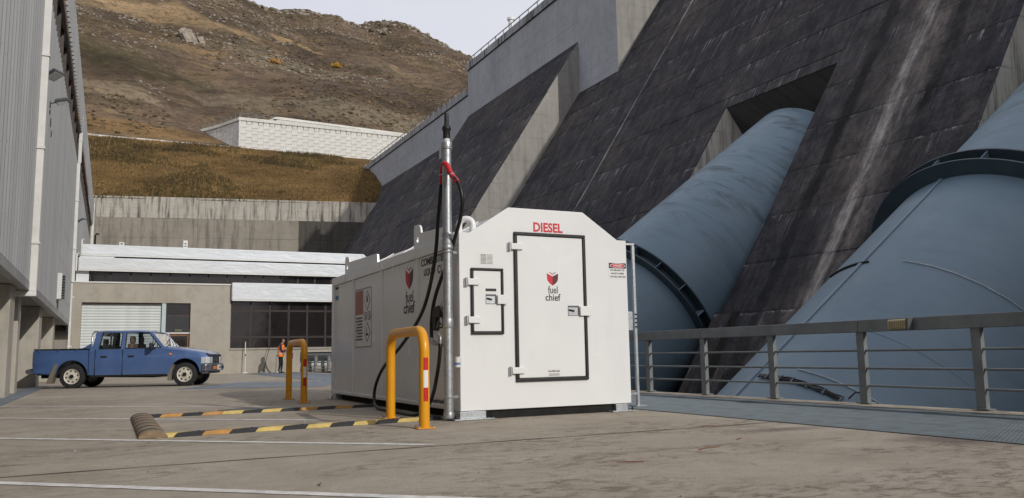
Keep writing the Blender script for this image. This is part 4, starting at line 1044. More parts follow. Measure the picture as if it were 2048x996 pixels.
MB().tube([(4.0, 9.72, 2.25), (4.0, 9.72, 2.40)]+[(4.0+.075-.075*math.cos(a), 9.72-.10*(1-math.cos(a))/2, 2.44+.075*math.sin(a)) for a in np.linspace(0, math.pi, 9)]+[(4.15, 9.62, 2.40), (4.15, 9.62, 2.34)], .042, 14).build('breather_pipe', 'white', tk, smooth=60)
MB().lathe([(.16, 0), (.16, .1), (.12, .12)], (5.0, 11.6, 2.56), (0, 0, 1), 20).build('filler_cap', 'skid', tk, smooth=40)
# doors
def door(x0, x1, z0, z1, seal, name):
    d = tb(name, 'white', x0+seal, x1-seal, TY0-.016, TY0-.001, z0+seal, z1-seal, .004)
    for a, b, c, e in ((x0, x1, z1-seal+.004, z1), (x0, x1, z0, z0+seal-.004), (x0, x0+seal-.004, z0+seal-.004, z1-seal+.004), (x1-seal+.004, x1, z0+seal-.004, z1-seal+.004)):
        tb('door_seal', 'black', a, b, TY0-.03, TY0-.002, c, e, .009, d)
    return d
def hinge(x0, x1, z0, z1, d):
    tb('hinge', 'white', x0+.03, x1, TY0-.045, TY0-.017, z0, z1, .008, d)
    MB().lathe([(.018, -.01), (.018, z1-z0+.01)], (x0+.015, TY0-.03, z0), (0, 0, 1), 10).build('hinge_pin', 'steel', d, smooth=40)
    tb('hinge_leaf', 'white', x0-.01, x0+.04, TY0-.02, TY0-.001, z0-.02, z1-.01, .003, d)
d1 = door(4.54, 5.585, .43, 2.31, .047, 'large_door'); hinge(4.46, 4.66, 2.08, 2.16, d1); hinge(4.45, 4.65, .53, .61, d1)
d2 = door(3.945, 4.385, 1.02, 1.835, .037, 'small_door'); hinge(3.865, 4.05, 1.62, 1.70, d2); hinge(3.87, 4.06, 1.155, 1.235, d2)
def latch(x0, x1, z0, z1, xc, d):
    t = .007
    tb('latch_pocket', 'darkgrey', x0, x1, TY0-.0185, TY0-.0165, z0, z1, 0, d); tb('latch_plate', 'steel', x0+.006, x1-.022, TY0-.021, TY0-.0187, z0+.006, z1-.022, 0, d)
    MB().bar((x0+.012, TY0-.024, (z0+z1)/2+.01), (x0+(x1-x0)*.55, TY0-.024, (z0+z1)/2-.005), .006, .022).build('latch_lever', 'skid', d)
    tb('latch_cover', 'white', x1+.004, xc, TY0-.05, TY0-.031, z0+.0, z1-.005, .006, d)
latch(5.30, 5.465, 1.25, 1.38, 5.64, d1); latch(4.14, 4.285, 1.39, 1.51, 4.43, d2)
# lettering and decals on the front
FY = TY0-.0005
def decal(name, mat, pts, parent=None, d=FY, face='y', th=.0015):
    m2 = MB(); m2.prism(pts, face, d-th, d); return m2.build(name, mat, parent or tk)
text('tank_lettering', 'DIESEL', 'redprint', tk, 4.83, 5.26, 2.325, 2.45, 'y', FY, .032)
def shield(cx, w, z0, z1, mir, plane, d, parent, red='redprint', dk='darkred'):
    h = z1-z0; P = lambda u, v: (cx+mir*u*w/2, z0+v*h)
    L_ = [P(-1, .90), P(0, .68), P(0, 0), P(-.5, .16), P(-.85, .34), P(-.96, .5)]
    decal('emblem_left', red, L_, parent, d, plane); decal('emblem_right', dk, [(2*cx-x, z) for x, z in L_], parent, d, plane)
    c_ = [P(-.62, .98), P(0, .80), P(0, .87), P(-.5, 1.0)]
    decal('emblem_left', red, c_, parent, d, plane); decal('emblem_right', dk, [(2*cx-x, z) for x, z in c_], parent, d, plane)
shield(5.085, .165, 1.635, 1.81, 1, 'y', TY0-.0165, tk)
text('tank_lettering', 'fuel', 'greyink', tk, 5.015, 5.155, 1.535, 1.63, 'y', TY0-.0165, .01); text('tank_lettering', 'chief', 'ink', tk, 4.975, 5.195, 1.44, 1.53, 'y', TY0-.0165, .012)
decal('rating_plate', 'paper', [(4.075, 1.885), (4.255, 1.885), (4.255, 2.02), (4.075, 2.02)]); 
for i in range(8):
    decal('plate_line', 'greyink', [(4.085, 1.892+i*.0155), (4.16, 1.892+i*.0155), (4.16, 1.899+i*.0155), (4.085, 1.899+i*.0155)], None, FY-.0016); decal('plate_line', 'greyink', [(4.168, 1.892+i*.0155), (4.248, 1.892+i*.0155), (4.248, 1.897+i*.0155), (4.168, 1.897+i*.0155)], None, FY-.0016)
decal('latch_label', 'ink', [(4.14, 1.548), (4.285, 1.548), (4.285, 1.582), (4.14, 1.582)], d2, TY0-.0165); decal('latch_label', 'paper', [(4.14, 1.516), (4.285, 1.516), (4.285, 1.546), (4.14, 1.546)], d2, TY0-.0165)
# danger sign
dg = decal('danger_sign', 'paper', [(5.945, 1.745), (6.232, 1.745), (6.232, 1.965), (5.945, 1.965)])
decal('sign_header', 'ink', [(5.955, 1.888), (6.225, 1.888), (6.225, 1.96), (5.955, 1.96)], dg, FY-.0016)
el = lambda rx, rz: [(6.09+rx*math.cos(a), 1.924+rz*math.sin(a)) for a in np.linspace(0, 2*math.pi, 28, endpoint=False)]
decal('sign_oval', 'paper', el(.122, .032), dg, FY-.0032); decal('sign_oval', 'redprint', el(.113, .026), dg, FY-.0048)
text('sign_lettering', 'DANGER', 'paper', dg, 6.025, 6.155, 1.909, 1.939, 'y', FY-.0064, .02)
for s_, a, b, z in (('NO SMOKING OR', 5.975, 6.2, 1.852), ('NAKED FLAMES', 5.985, 6.19, 1.808), ('WITHIN 8 METRES', 5.97, 6.215, 1.764)): text('sign_lettering', s_, 'greyink', dg, a, b, z, z+.024, 'y', FY-.0016, .008)
st = decal('maker_sticker', 'paper', [(4.985, .485), (5.17, .485), (5.17, .575), (4.985, .575)], d1, TY0-.0165)
text('sticker_lettering', 'fuel', 'greyink', st, 4.995, 5.055, .54, .565, 'y', TY0-.0182, .01); text('sticker_lettering', 'chief', 'greyink', st, 5.09, 5.16, .54, .565, 'y', TY0-.0182, .01); shield(5.072, .024, .538, .566, 1, 'y', TY0-.0182, st, 'darkred', 'darkred')
for z in (.497, .512): decal('sticker_line', 'greyink', [(5.0, z), (5.15, z), (5.15, z+.006), (5.0, z+.006)], st, TY0-.0182)
# lettering and signs on the side (plane x); y decreases to the right
SX = 3.8315
shield(11.2, .34, 1.715, 2.045, -1, 'x', SX, tk)
text('tank_lettering', 'fuel', 'greyink', tk, 11.37, 11.03, 1.535, 1.70, 'x', SX, .01); text('tank_lettering', 'chief', 'ink', tk, 11.45, 10.97, 1.375, 1.545, 'x', SX, .014)
decal('lettering_backing', 'paper', [(10.74, 1.80), (10.74, 2.112), (9.60, 2.112), (9.60, 1.80)], None, SX, 'x')
text('tank_lettering', 'COMBUSTIBLE', 'ink', tk, 10.70, 9.66, 1.985, 2.09, 'x', SX-.0016, .03); text('tank_lettering', 'LIQUID', 'ink', tk, 10.58, 10.14, 1.835, 1.945, 'x', SX-.0016, .03); text('tank_lettering', 'C1', 'ink', tk, 10.06, 9.92, 1.835, 1.945, 'x', SX-.0016, .03)
text('tank_lettering', 'fuelchief.co.nz', 'ink', tk, 10.28, 9.58, .165, .225, 'x', SX-.0016, .012)
hz = decal('hazard_sign', 'paper', [(14.08, .93), (14.08, 1.92), (13.09, 1.92), (13.09, .93)], None, SX, 'x')
D2 = SX-.0016; Yh = lambda u: 14.08-u*.99; Zh = lambda v: .93+v*.99
for a in ((0, 1, 0, .012), (0, 1, .988, 1), (0, .012, .012, .988), (.988, 1, .012, .988)): decal('sign_border', 'ink', [(Yh(a[0]), Zh(a[2])), (Yh(a[1]), Zh(a[2])), (Yh(a[1]), Zh(a[3])), (Yh(a[0]), Zh(a[3]))], hz, D2, 'x')
decal('sign_block', 'fadedred', [(Yh(.03), Zh(.56)), (Yh(.5), Zh(.56)), (Yh(.5), Zh(.97)), (Yh(.03), Zh(.97))], hz, D2, 'x')
def dia(cu, cv, w, h):
    for k, (mt, s_) in enumerate((('ink', 1), ('paper', .86))): decal('sign_diamond', mt, [(Yh(cu-w*s_), Zh(cv)), (Yh(cu), Zh(cv-h*s_)), (Yh(cu+w*s_), Zh(cv)), (Yh(cu), Zh(cv+h*s_))], hz, D2-.0016*k, 'x')
dia(.75, .78, .18, .17); dia(.75, .25, .19, .17)
decal('sign_flame', 'greyink', [(Yh(.70), Zh(.75)), (Yh(.80), Zh(.75)), (Yh(.79), Zh(.82)), (Yh(.75), Zh(.88)), (Yh(.71), Zh(.82))], hz, D2-.0032, 'x'); decal('sign_tree', 'ink', [(Yh(.68), Zh(.19)), (Yh(.82), Zh(.19)), (Yh(.82), Zh(.23)), (Yh(.74), Zh(.23)), (Yh(.735), Zh(.32)), (Yh(.715), Zh(.32)), (Yh(.71), Zh(.23)), (Yh(.68), Zh(.23))], hz, D2-.0032, 'x')
for cu in (.64, .86):
    for k, (mt, s_) in enumerate((('darkred', 1), ('paper', .78))): decal('sign_ring', mt, [(Yh(cu+.085*s_*math.cos(a)), Zh(.52+.075*s_*math.sin(a))) for a in np.linspace(0, 2*math.pi, 20, endpoint=False)], hz, D2-.0016*(k+2), 'x')
    decal('sign_slash', 'darkred', [(Yh(cu-.06), Zh(.56)), (Yh(cu-.045), Zh(.575)), (Yh(cu+.06), Zh(.48)), (Yh(cu+.045), Zh(.465))], hz, D2-.0064, 'x')
for i in range(8): decal('sign_line', 'greyink', [(Yh(.05+.03*(i % 3)), Zh(.12+i*.052)), (Yh(.47-.03*(i % 2)), Zh(.12+i*.052)), (Yh(.47-.03*(i % 2)), Zh(.15+i*.052)), (Yh(.05+.03*(i % 3)), Zh(.15+i*.052))], hz, D2, 'x')
ss = decal('side_sticker', 'paper', [(15.50, 1.83), (15.50, 2.09), (15.26, 2.09), (15.26, 1.83)], None, 3.8313, 'x')
decal('sticker_band', 'ink', [(15.49, 2.04), (15.49, 2.085), (15.27, 2.085), (15.27, 2.04)], ss, D2, 'x'); decal('sticker_band', 'blueprint', [(15.49, 1.84), (15.49, 1.92), (15.27, 1.92), (15.27, 1.84)], ss, D2, 'x')
# vent pipe with clamps
PX, PY, PR = 3.66, 9.27, .057
vp_ = MB().lathe([(PR, .05), (PR, 3.36)], (PX, PY, 0), (0, 0, 1), 24).build('vent_pipe', 'steel', tk, smooth=40)
for z0, z1, r in ((.03, .10, .066), (3.30, 3.39, .068), (2.05, 2.26, .0655), (2.215, 2.255, .071), (2.06, 2.10, .071), (1.10, 1.21, .065)):
    MB().lathe([(r, z0), (r, z1)], (PX, PY, 0), (0, 0, 1), 24).build('pipe_collar', 'steel', vp_, smooth=40, bevel=.004)
MB().lathe([(.04, 3.39), (.04, 3.44), (.045, 3.44), (.045, 3.54), (.056, 3.55), (.056, 3.58), (.045, 3.60), (.03, 3.62), (.026, 3.76)], (PX, PY, 0), (0, 0, 1), 18).build('vent_valve', 'black', vp_, smooth=50)
MB().lathe([(.041, 3.385), (.041, 3.435)], (PX, PY, 0), (0, 0, 1), 18).build('vent_fitting', 'whitepaint', vp_, smooth=50)
for z in (2.02, .28):
    MB().tube([(PX+(PR+.006)*math.cos(a), PY+(PR+.006)*math.sin(a), z) for a in np.linspace(0, 2*math.pi, 20, endpoint=False)], .008, 6, True).build('pipe_clamp', 'steel', vp_)
    MB().bar((PX+PR, PY, z), (TX0+.01, PY+.03, z), .03, .03).build('clamp_arm', 'steel', vp_)
tb('tag_plate', 'paper', 3.600, 3.603, 9.30, 9.37, 3.2, 3.38, 0, vp_)
pl = MB().lathe([(.032, 0), (.032, .12)], (3.755, 9.215, .63), (0, 0, 1), 14).build('plug_socket', 'whitepaint', tk, smooth=40); MB().lathe([(.036, .03), (.036, .055)], (3.755, 9.215, .63), (0, 0, 1), 14).build('plug_band', 'blueprint', pl, smooth=40); MB().bar((3.755, 9.215, .72), (3.80, 9.25, .72), .05, .07).build('plug_elbow', 'whitepaint', pl)
# outlet fitting
of = MB().lathe([(.035, 0), (.035, .05), (.05, .05), (.05, .09), (.034, .09), (.034, .16)], (3.832, 9.78, .93), (-1, 0, 0), 12).build('outlet_fitting', 'steel', tk, smooth=40)
# hose set, hangs on the pipe
def spline(pts, n=8):
    P = [Vector(p) for p in pts]; out = []
    for i in range(len(P)-1):
        a, b, c, d = P[max(0, i-1)], P[i], P[i+1], P[min(len(P)-1, i+2)]
        for k in range(n):
            t = k/n; out.append(.5*((2*b)+(-a+c)*t+(2*a-5*b+4*c-d)*t*t+(-a+3*b-3*c+d)*t**3))
    return out+[P[-1]]
hs = root('fuel_hose', 'black fuel hose looped over the vent pipe, its trigger nozzle holstered on the tank', 'hose', (3.6, 9.6, .03))
h1 = [(3.64, 9.39, 2.98), (3.62, 9.46, 2.51), (3.62, 9.59, 2.0), (3.62, 9.86, 1.54), (3.62, 10.22, 1.24), (3.62, 10.92, .92), (3.61, 11.70, .62), (3.60, 12.06, .36), (3.58, 12.08, .14), (3.54, 11.76, .035), (3.53, 10.9, .028), (3.55, 10.1, .035), (3.60, 9.72, .22), (3.64, 9.58, .58), (3.65, 9.52, .84), (3.65, 9.52, .92)]
MB().tube(spline(h1), .0235, 12).build('delivery_hose', 'hose', hs, smooth=60)
h2 = [(3.64, 9.15, 2.98), (3.66, 8.92, 2.82), (3.69, 8.86, 2.62), (3.70, 8.93, 2.42), (3.71, 9.08, 2.26), (3.73, 9.27, 2.1), (3.745, 9.47, 1.94), (3.72, 9.66, 1.72), (3.68, 9.79, 1.46), (3.66, 9.84, 1.2), (3.66, 9.84, .98)]
MB().tube(spline(h2), .0235, 12).build('supply_hose', 'hose', hs, smooth=60)
MB().tube([(3.66, 9.84, 1.0), (3.66, 9.84, .94), (3.68, 9.82, .93), (3.72, 9.80, .93)], .026, 12).build('hose_coupling', 'steel', hs, smooth=50)
rs = [(3.64, 9.385, 2.88), (3.64, 9.385, 3.0), (3.635, 9.36, 3.07), (3.62, 9.28, 3.115), (3.63, 9.2, 3.09), (3.64, 9.13, 3.0), (3.65, 9.07, 2.93), (3.665, 8.93, 2.82)]
MB().tube(spline(rs), .034, 12).build('red_sleeve', 'red', hs, smooth=60)
for i in (1, 6): MB().lathe([(.037, -.008), (.037, .008)], rs[i], Vector(rs[i])-Vector(rs[i-1]), 12).build('sleeve_clip', 'steel', hs)
MB().tube(spline([(3.65, 9.52, .91), (3.65, 9.52, .99), (3.65, 9.57, 1.03), (3.66, 9.67, 1.05), (3.66, 9.67, 1.10)], 4), .023, 12).build('swivel', 'steel', hs, smooth=50)
MB().prism([(9.715, 1.08), (9.63, 1.08), (9.61, 1.24), (9.48, 1.24), (9.45, 1.31), (9.51, 1.385), (9.68, 1.375), (9.735, 1.31)], 'x', 3.625, 3.69).build('nozzle_body', 'black', hs, bevel=.012)
MB().tube(spline([(3.66, 9.64, 1.11), (3.66, 9.52, 1.115), (3.66, 9.45, 1.13), (3.66, 9.45, 1.24), (3.66, 9.49, 1.27)], 4), .011, 8).build('trigger_guard', 'black', hs, smooth=50)
MB().tube(spline([(3.66, 9.58, 1.24), (3.66, 9.57, 1.19), (3.66, 9.51, 1.15)], 4), .010, 8).build('trigger', 'black', hs, smooth=50)
MB().tube([(3.66, 9.52, 1.36), (3.68, 9.44, 1.45), (3.72, 9.40, 1.50)], .016, 10).build('spout', 'steel', hs, smooth=50)
tb('holster', 'black', 3.80, 3.87, 9.56, 9.66, 1.3, 1.5, .01)

# galvanised gate frame at the right of the tank
gf = root('gate_frame', 'galvanised steel gate post standing at the right side of the white tank', 'gate', (6.80, 9.91, 0))
MB().box(6.785, 6.825, 9.89, 9.93, .02, 2.31).build('post', 'steel', gf, bevel=.004); MB().box(6.72, 6.90, 9.83, 9.99, .008, .02).build('base_plate', 'steel', gf)
MB().box(6.25, 6.825, 9.89, 9.93, 2.311, 2.345).build('top_arm', 'steel', gf, bevel=.004); MB().box(6.25, 6.784, 9.895, 9.925, .17, .20).build('bottom_arm', 'steel', gf)
MB().box(6.67, 6.76, 9.90, 9.915, 1.08, 1.35).build('lock_plate', 'steel', gf, bevel=.004)
for i in range(4): MB().box(6.79, 6.82, 9.884, 9.8895, 1.12+i*.06, 1.14+i*.06).build('adjuster_hole', 'skid', gf)

# ================================================================== BOLLARDS
def bollard(label, x0, y0, x1, y1):
    L = math.hypot(x1-x0, y1-y0); t = root('hoop_bollard', label, 'bollard', ((x0+x1)/2, (y0+y1)/2, 0), 'yellow hoop bollards', False); t.rotation_euler = (0, 0, math.atan2(y1-y0, x1-x0))
    h = 1.05; r = .22; a = L/2
    pts = [(-a, 0, .01), (-a, 0, h-r)]+[(-a+r-r*math.cos(q), 0, h-r+r*math.sin(q)) for q in np.linspace(.15, math.pi/2, 9)]+[(a-r+r*math.sin(q), 0, h-r+r*math.cos(q)) for q in np.linspace(0, math.pi/2-.15, 9)]+[(a, 0, h-r), (a, 0, .01)]
    MB().tube(pts, .057, 20).build('hoop', 'yellow', t, smooth=50)
    for s in (-1, 1):
        f = MB().box(s*a-.1, s*a+.1, -.1, .1, .003, .015).build('base_plate', 'yellow', t, bevel=.004)
        for bx_, by_ in ((-.075, -.075), (.075, -.075), (-.075, .075), (.075, .075)): MB().lathe([(.012, .015), (.012, .03)], (s*a+bx_, by_, 0), (0, 0, 1), 6).build('bolt', 'steel', f)
    for z0, z1, mt in ((.62, .755, 'red'), (.435, .62, 'paper'), (.29, .435, 'red')):
        m2 = MB(); vs = []; fs = []; n = 8
        for k in range(n+1):
            q = R(-90)-math.atan2(y1-y0, x1-x0)+R(-27+54*k/n)
            vs += [(-a*1.+.0575*math.cos(q)*1.006, .0575*math.sin(q)*1.006, z0), (-a+.0575*math.cos(q)*1.006, .0575*math.sin(q)*1.006, z1)]
        for k in range(n): fs.append((2*k, 2*k+2, 2*k+3, 2*k+1))
        m2.add(vs, fs); m2.build('reflective_band', mt, t)
    return t
bollard('nearer yellow steel hoop bollard with red and white bands in front of the hose', 3.07, 8.49, 3.18, 10.02)
bollard('farther yellow steel hoop bollard with red and white bands near the rear of the tank', 3.05, 14.51, 3.07, 15.95)

# ================================================================== BUND STRIPS
def strip(label, p0, p1, cols, name='bund_strip'):
    P0, P1 = Vector(p0), Vector(p1); d = (P1-P0); L = d.length; d /= L; nn = Vector((-d.y, d.x)); t = root(name, label, 'bund strip', (*p0, 0), 'striped rubber bund strips')
    n = len(cols); x = 0
    prof = [(-.085, .0), (-.055, .042), (.055, .042), (.085, 0)]
    for i, c in enumerate(cols):
        a, b = L*i/n, L*(i+1)/n; sk_ = .26; vs = []
        for q in (a, b):
            for u, z in prof: w = P0+d*(q+sk_*(u/.085)*.5*(1 if 0 < q < L-1e-3 else 0))+nn*u; vs.append((w.x, w.y, z+.001))
        m2 = MB(); m2.add(vs, [(0, 1, 2, 3), (7, 6, 5, 4), (0, 4, 5, 1), (1, 5, 6, 2), (2, 6, 7, 3), (3, 7, 4, 0)]); s_ = m2.build('strip_segment', {'y': 'kyellow', 'k': 'black', 'o': 'korange'}[c], t, bevel=.004)
        if c == 'k': MB().lathe([(.014, .0425), (.014, .048)], (*(P0+d*(a+b)/2), 0), (0, 0, 1), 8).build('fixing_bolt', 'skid', s_)
strip('nearer yellow and black rubber bund strip running from the hump to the tank corner', (.46, 9.2), (3.72, 9.56), 'kykokykykyky'[1:]+'k')
strip('farther yellow, orange and black rubber bund strip meeting the tank side', (.5, 12.45), (3.75, 12.62), 'kokoykykokok')
hu = root('rubber_hump', 'short ribbed tan rubber hump closing the end of the bund strips', 'speed hump', (.42, 10.8, 0))
n = 7
for i in range(n):
    y0, y1 = 9.12+i*3.3/n, 9.12+(i+1)*3.3/n-.02; xo = .30+.0*i
    arc = [(xo+.13-.14*math.cos(q), .075*math.sin(q)+.001) for q in np.linspace(0, math.pi, 11)]
    s_ = MB().prism(arc, 'y', y0, y1-.2).build('hump_rib', 'hump', hu, bevel=.006)
    arc2 = [(xo+.13-.138*math.cos(q), .0715*math.sin(q)+.001) for q in np.linspace(0, math.pi, 11)]
    MB().prism(arc2, 'y', y1-.199, y1+.018).build('hump_groove', 'black', hu)

# ================================================================== PICKUP
def build_pickup():
    t = root('pickup_truck', 'old blue double-cab pickup with cream wheels parked across the yard', 'pickup', (-.96, 27.5, 0), None, False)
    t.rotation_euler = (0, 0, math.atan2(-1.03, 3.02)); t.scale = (1.075, 1.075, 1.075)
    HW = .825; YO = HW-.03          # near side at local y = 0 wheels; body centre y = YO
    def P(name, mb, mat, parent=None, **k):
        mb.v = [(x, y+YO, z) for x, y, z in mb.v]; return mb.build(name, mat, parent or t, **k)
    WB = 2.95; WZ = .315
    # lower body lofted along x, wheel arches cut out
    sect = []
    def ring(x, zb, zc, zt, yb, yc, yt, crown=0.):
        h = [(0, zb), (yb-.04, zb), (yb, zb+.03), (yc-.006, (zb+zc)/2), (yc, zc-.02), (yc-.012, zc+.015), (yt+.012, zt-.05), (yt-.03, zt), (yt*.5, zt+crown*.8), (0, zt+crown)]
        return [(x, -y, z) for y, z in h]+[(x, y, z) for y, z in h[-2:0:-1]]
    st = [(-1.02, .44, .82, 1.03, .76, .79, .78, 0), (-.98, .40, .82, 1.045, .79, .815, .80, 0), (-.5, .36, .82, 1.045, .80, .825, .805, 0), (.44, .34, .82, 1.045, .80, .825, .805, 0), (.5, .31, .82, 1.055, .80, .825, .805, 0), (2.0, .31, .82, 1.075, .80, .825, .80, 0),
          (2.40, .31, .82, 1.09, .80, .825, .795, .03), (2.9, .34, .81, 1.02, .80, .825, .79, .05), (3.3, .36, .79, .945, .80, .82, .775, .05), (3.50, .38, .77, .895, .785, .805, .76, .04), (3.56, .42, .74, .85, .77, .79, .75, .02)]
    rings = [ring(*q) for q in st]; n = len(rings[0]); vs = [p for r_ in rings for p in r_]; fs = []
    for i in range(len(rings)-1):
        for j in range(n): fs.append((i*n+j, i*n+(j+1) % n, (i+1)*n+(j+1) % n, (i+1)*n+j))
    fs += [tuple(range(n)), tuple(range(len(vs)-1, len(vs)-n-1, -1))]
    m2 = MB(); m2.add(vs, fs); body = P('body', m2, 'blue', smooth=32)
    cuts = []
    for x in (0, WB):
        for s in (-1, 1): cuts.append(MB().lathe([(.40, 0), (.40, .30)], (x, YO+s*(HW+.05)-(.0 if s < 0 else .30), WZ+.045), (0, 1, 0), 28))
    cuts.append(MB().box(-.94, .38, YO-.72, YO+.72, .62, 1.3))
    for c in cuts:
        o = c.build('cutter', 'skid'); md = body.modifiers.new('cut', 'BOOLEAN'); md.operation = 'DIFFERENCE'; md.solver = 'EXACT'; md.material_mode = 'TRANSFER'; md.object = o
        o.parent = t; bpy.context.view_layer.update()
        me = bpy.data.meshes.new_from_object(body.evaluated_get(bpy.context.evaluated_depsgraph_get())); body.modifiers.clear(); body.data = me; bpy.data.objects.remove(o)
    body.data.set_sharp_from_angle(angle=R(32))
    # bed rail strip, tie hooks
    for s in (-1, 1):
        P('bed_rail', MB().box(-1.0, .42, s*.78-.04, s*.78+.04, 1.047, 1.075), 'skid', bevel=.01)
        for x in (-.85, -.35, .12): P('tie_hook', MB().bar((x, s*.835, 1.0), (x, s*.835, 1.06), .03, .02), 'blue')
    # cab frame: pillars + roof
    ZB, ZR = 1.06, 1.545
    def side(s):
        B = lambda x: (x, s*.79, ZB); T_ = lambda x, z=ZR-.05: (x, s*.675, z)
        q = []
        def pil(x0, x1, X0, X1, name):
            d = .035; vs = []
            for (bx0, tx) in ((x0, X0), (x1, X1)):
                for dd in (0, -s*d): vs += [(bx0, s*.79+dd, ZB-.02), (tx, s*.675+dd, ZR-.04)]
            m3 = MB(); m3.add(vs, [(0, 4, 5, 1), (2, 3, 7, 6), (0, 1, 3, 2), (4, 6, 7, 5), (0, 2, 6, 4), (1, 5, 7, 3)]); P(name, m3, 'blue', body, bevel=.006)
        pil(.48, .68, .56, .73, 'rear_pillar'); pil(1.24, 1.36, 1.25, 1.36, 'middle_pillar'); pil(2.30, 2.42, 1.93, 2.03, 'front_pillar')
        for nm, pts in (('rear_side_window', [(.68, 0), (1.24, 0), (1.25, 1), (.73, 1)]), ('front_side_window', [(1.36, 0), (2.30, 0), (1.93, 1), (1.36, 1)])):
            m3 = MB(); m3.add([(x, s*(.775-.115*v), ZB-.0+(ZR-.045-ZB)*v) for x, v in pts], [(0, 1, 2, 3)]); P(nm, m3, 'glass', body)
            for (a, b) in zip(pts, pts[1:]+pts[:1]):
                f = lambda p: (p[0], s*(.787-.115*p[1]), ZB+(ZR-.045-ZB)*p[1]); P('window_rubber', MB().bar(f(a), f(b), .02, .022), 'black', body)
        P('quarter_bar', MB().bar((2.08, s*.788, ZB), (2.06, s*.70, ZR-.16), .02, .02), 'black', body)
    side(-1); side(1)
    rv = []
    rs_ = [(.52, .655, ZR-.07), (.60, .68, ZR-.02), (.8, .685, ZR), (1.6, .685, ZR+.005), (1.9, .675, ZR-.02), (2.04, .65, ZR-.065)]
    vs = []; fs = []
    for x, hw, z in rs_:
        vs += [(x, -hw, z-.05), (x, -hw+.01, z-.015), (x, -hw+.07, z+.012), (x, 0, z+.03), (x, hw-.07, z+.012), (x, hw-.01, z-.015), (x, hw, z-.05), (x, 0, z-.045)]
    for i in range(len(rs_)-1):
        for j in range(8): fs.append((i*8+j, i*8+(j+1) % 8, (i+1)*8+(j+1) % 8, (i+1)*8+j))
    fs += [tuple(range(8)), tuple(range(len(vs)-1, len(vs)-9, -1))]
    m3 = MB(); m3.add(vs, fs); P('roof', m3, 'blue', smooth=40)
    m3 = MB(); m3.add([(2.40, -.74, ZB+.03), (2.40, .74, ZB+.03), (2.02, .63, ZR-.055), (2.02, -.63, ZR-.055)], [(0, 1, 2, 3)]); P('windscreen', m3, 'glass', body)
    m3 = MB(); m3.add([(.50, -.72, ZB), (.50, .72, ZB), (.56, .62, ZR-.06), (.56, -.62, ZR-.06)], [(0, 1, 2, 3)]); P('rear_window', m3, 'glass', body)
    P('wiper', MB().bar((2.43, -.3, ZB+.05), (2.22, .2, ZB+.27), .015, .015), 'black'); P('wiper', MB().bar((2.43, .3, ZB+.05), (2.22, .65, ZB+.25), .015, .015), 'black')
    P('headboard_bar', MB().tube([(.46, -.74, 1.06), (.47, -.72, 1.46), (.49, -.66, 1.53), (.49, .66, 1.53), (.47, .72, 1.46), (.46, .74, 1.06)], .022, 8), 'chrome', smooth=50)
    m3 = MB().prism([(.18, 1.05), (.44, 1.05), (.44, 1.2)], 'y', -.76, -.72); P('bed_gusset', m3, 'blue')
    P('bed_gusset', MB().prism([(.18, 1.05), (.44, 1.05), (.44, 1.2)], 'y', .72, .76), 'blue')
    # cabin inside
    P('cabin_floor', MB().box(.5, 2.4, -.76, .76, .5, .56), 'skid')
    for s in (-1, 1):
        P('seat', MB().box(1.35, 1.5, s*.37-.25, s*.37+.25, .55, 1.20), 'seat', bevel=.05); P('headrest', MB().box(1.37, 1.47, s*.37-.14, s*.37+.14, 1.2, 1.40), 'seat', bevel=.04)
    P('rear_seat', MB().box(.62, .78, -.66, .66, .55, 1.16), 'skid', bevel=.05); P('headrest', MB().box(.66, .75, -.5, -.25, 1.16, 1.33), 'skid', bevel=.03); P('headrest', MB().box(.66, .75, .25, .5, 1.16, 1.33), 'skid', bevel=.03)
    P('dashboard', MB().box(2.1, 2.4, -.74, .74, .85, 1.08), 'skid', bevel=.04)
    P('steering_wheel', MB().tube([(2.03+.06*math.sin(a), -.37+.18*math.cos(a), 1.12+.16*math.sin(a)) for a in np.linspace(0, 2*math.pi, 18, endpoint=False)], .014, 6, True), 'black')
    # door panels proud of the body, leaving shut lines
    for s in (-1, 1):
        for x0, x1, hx in ((.60, 1.285, .82), (1.315, 2.39, 1.53)):
            zs = [(.345, .803), (.58, .822), (.80, .828), (.835, .816), (1.035, .811)]; vs = []
            for z, y in zs:
                for x in (x0, x1): vs += [(x, s*(y+.004), z), (x, s*(y-.02), z)]
            fs = []
            for i in range(len(zs)-1): o = i*4; fs += [(o, o+2, o+6, o+4), (o+1, o+5, o+7, o+3), (o, o+4, o+5, o+1), (o+2, o+3, o+7, o+6)]
            fs += [(0, 1, 3, 2), (16, 18, 19, 17)]
            m3 = MB(); m3.add(vs, fs); dd = P('door', m3, 'blue', smooth=25)
            P('shut_line', MB().box(x0-.012, x0-.001, s*.822-.008, s*.822+.008, .345, 1.035), 'skid'); 
            P('door_handle', MB().box(hx-.08, hx+.08, s*.826-.02, s*.826+.02, .815, .865), 'black', dd, bevel=.01)
    P('body_seam', MB().box(.425, .437, -.828, .828, .40, 1.05), 'skid')
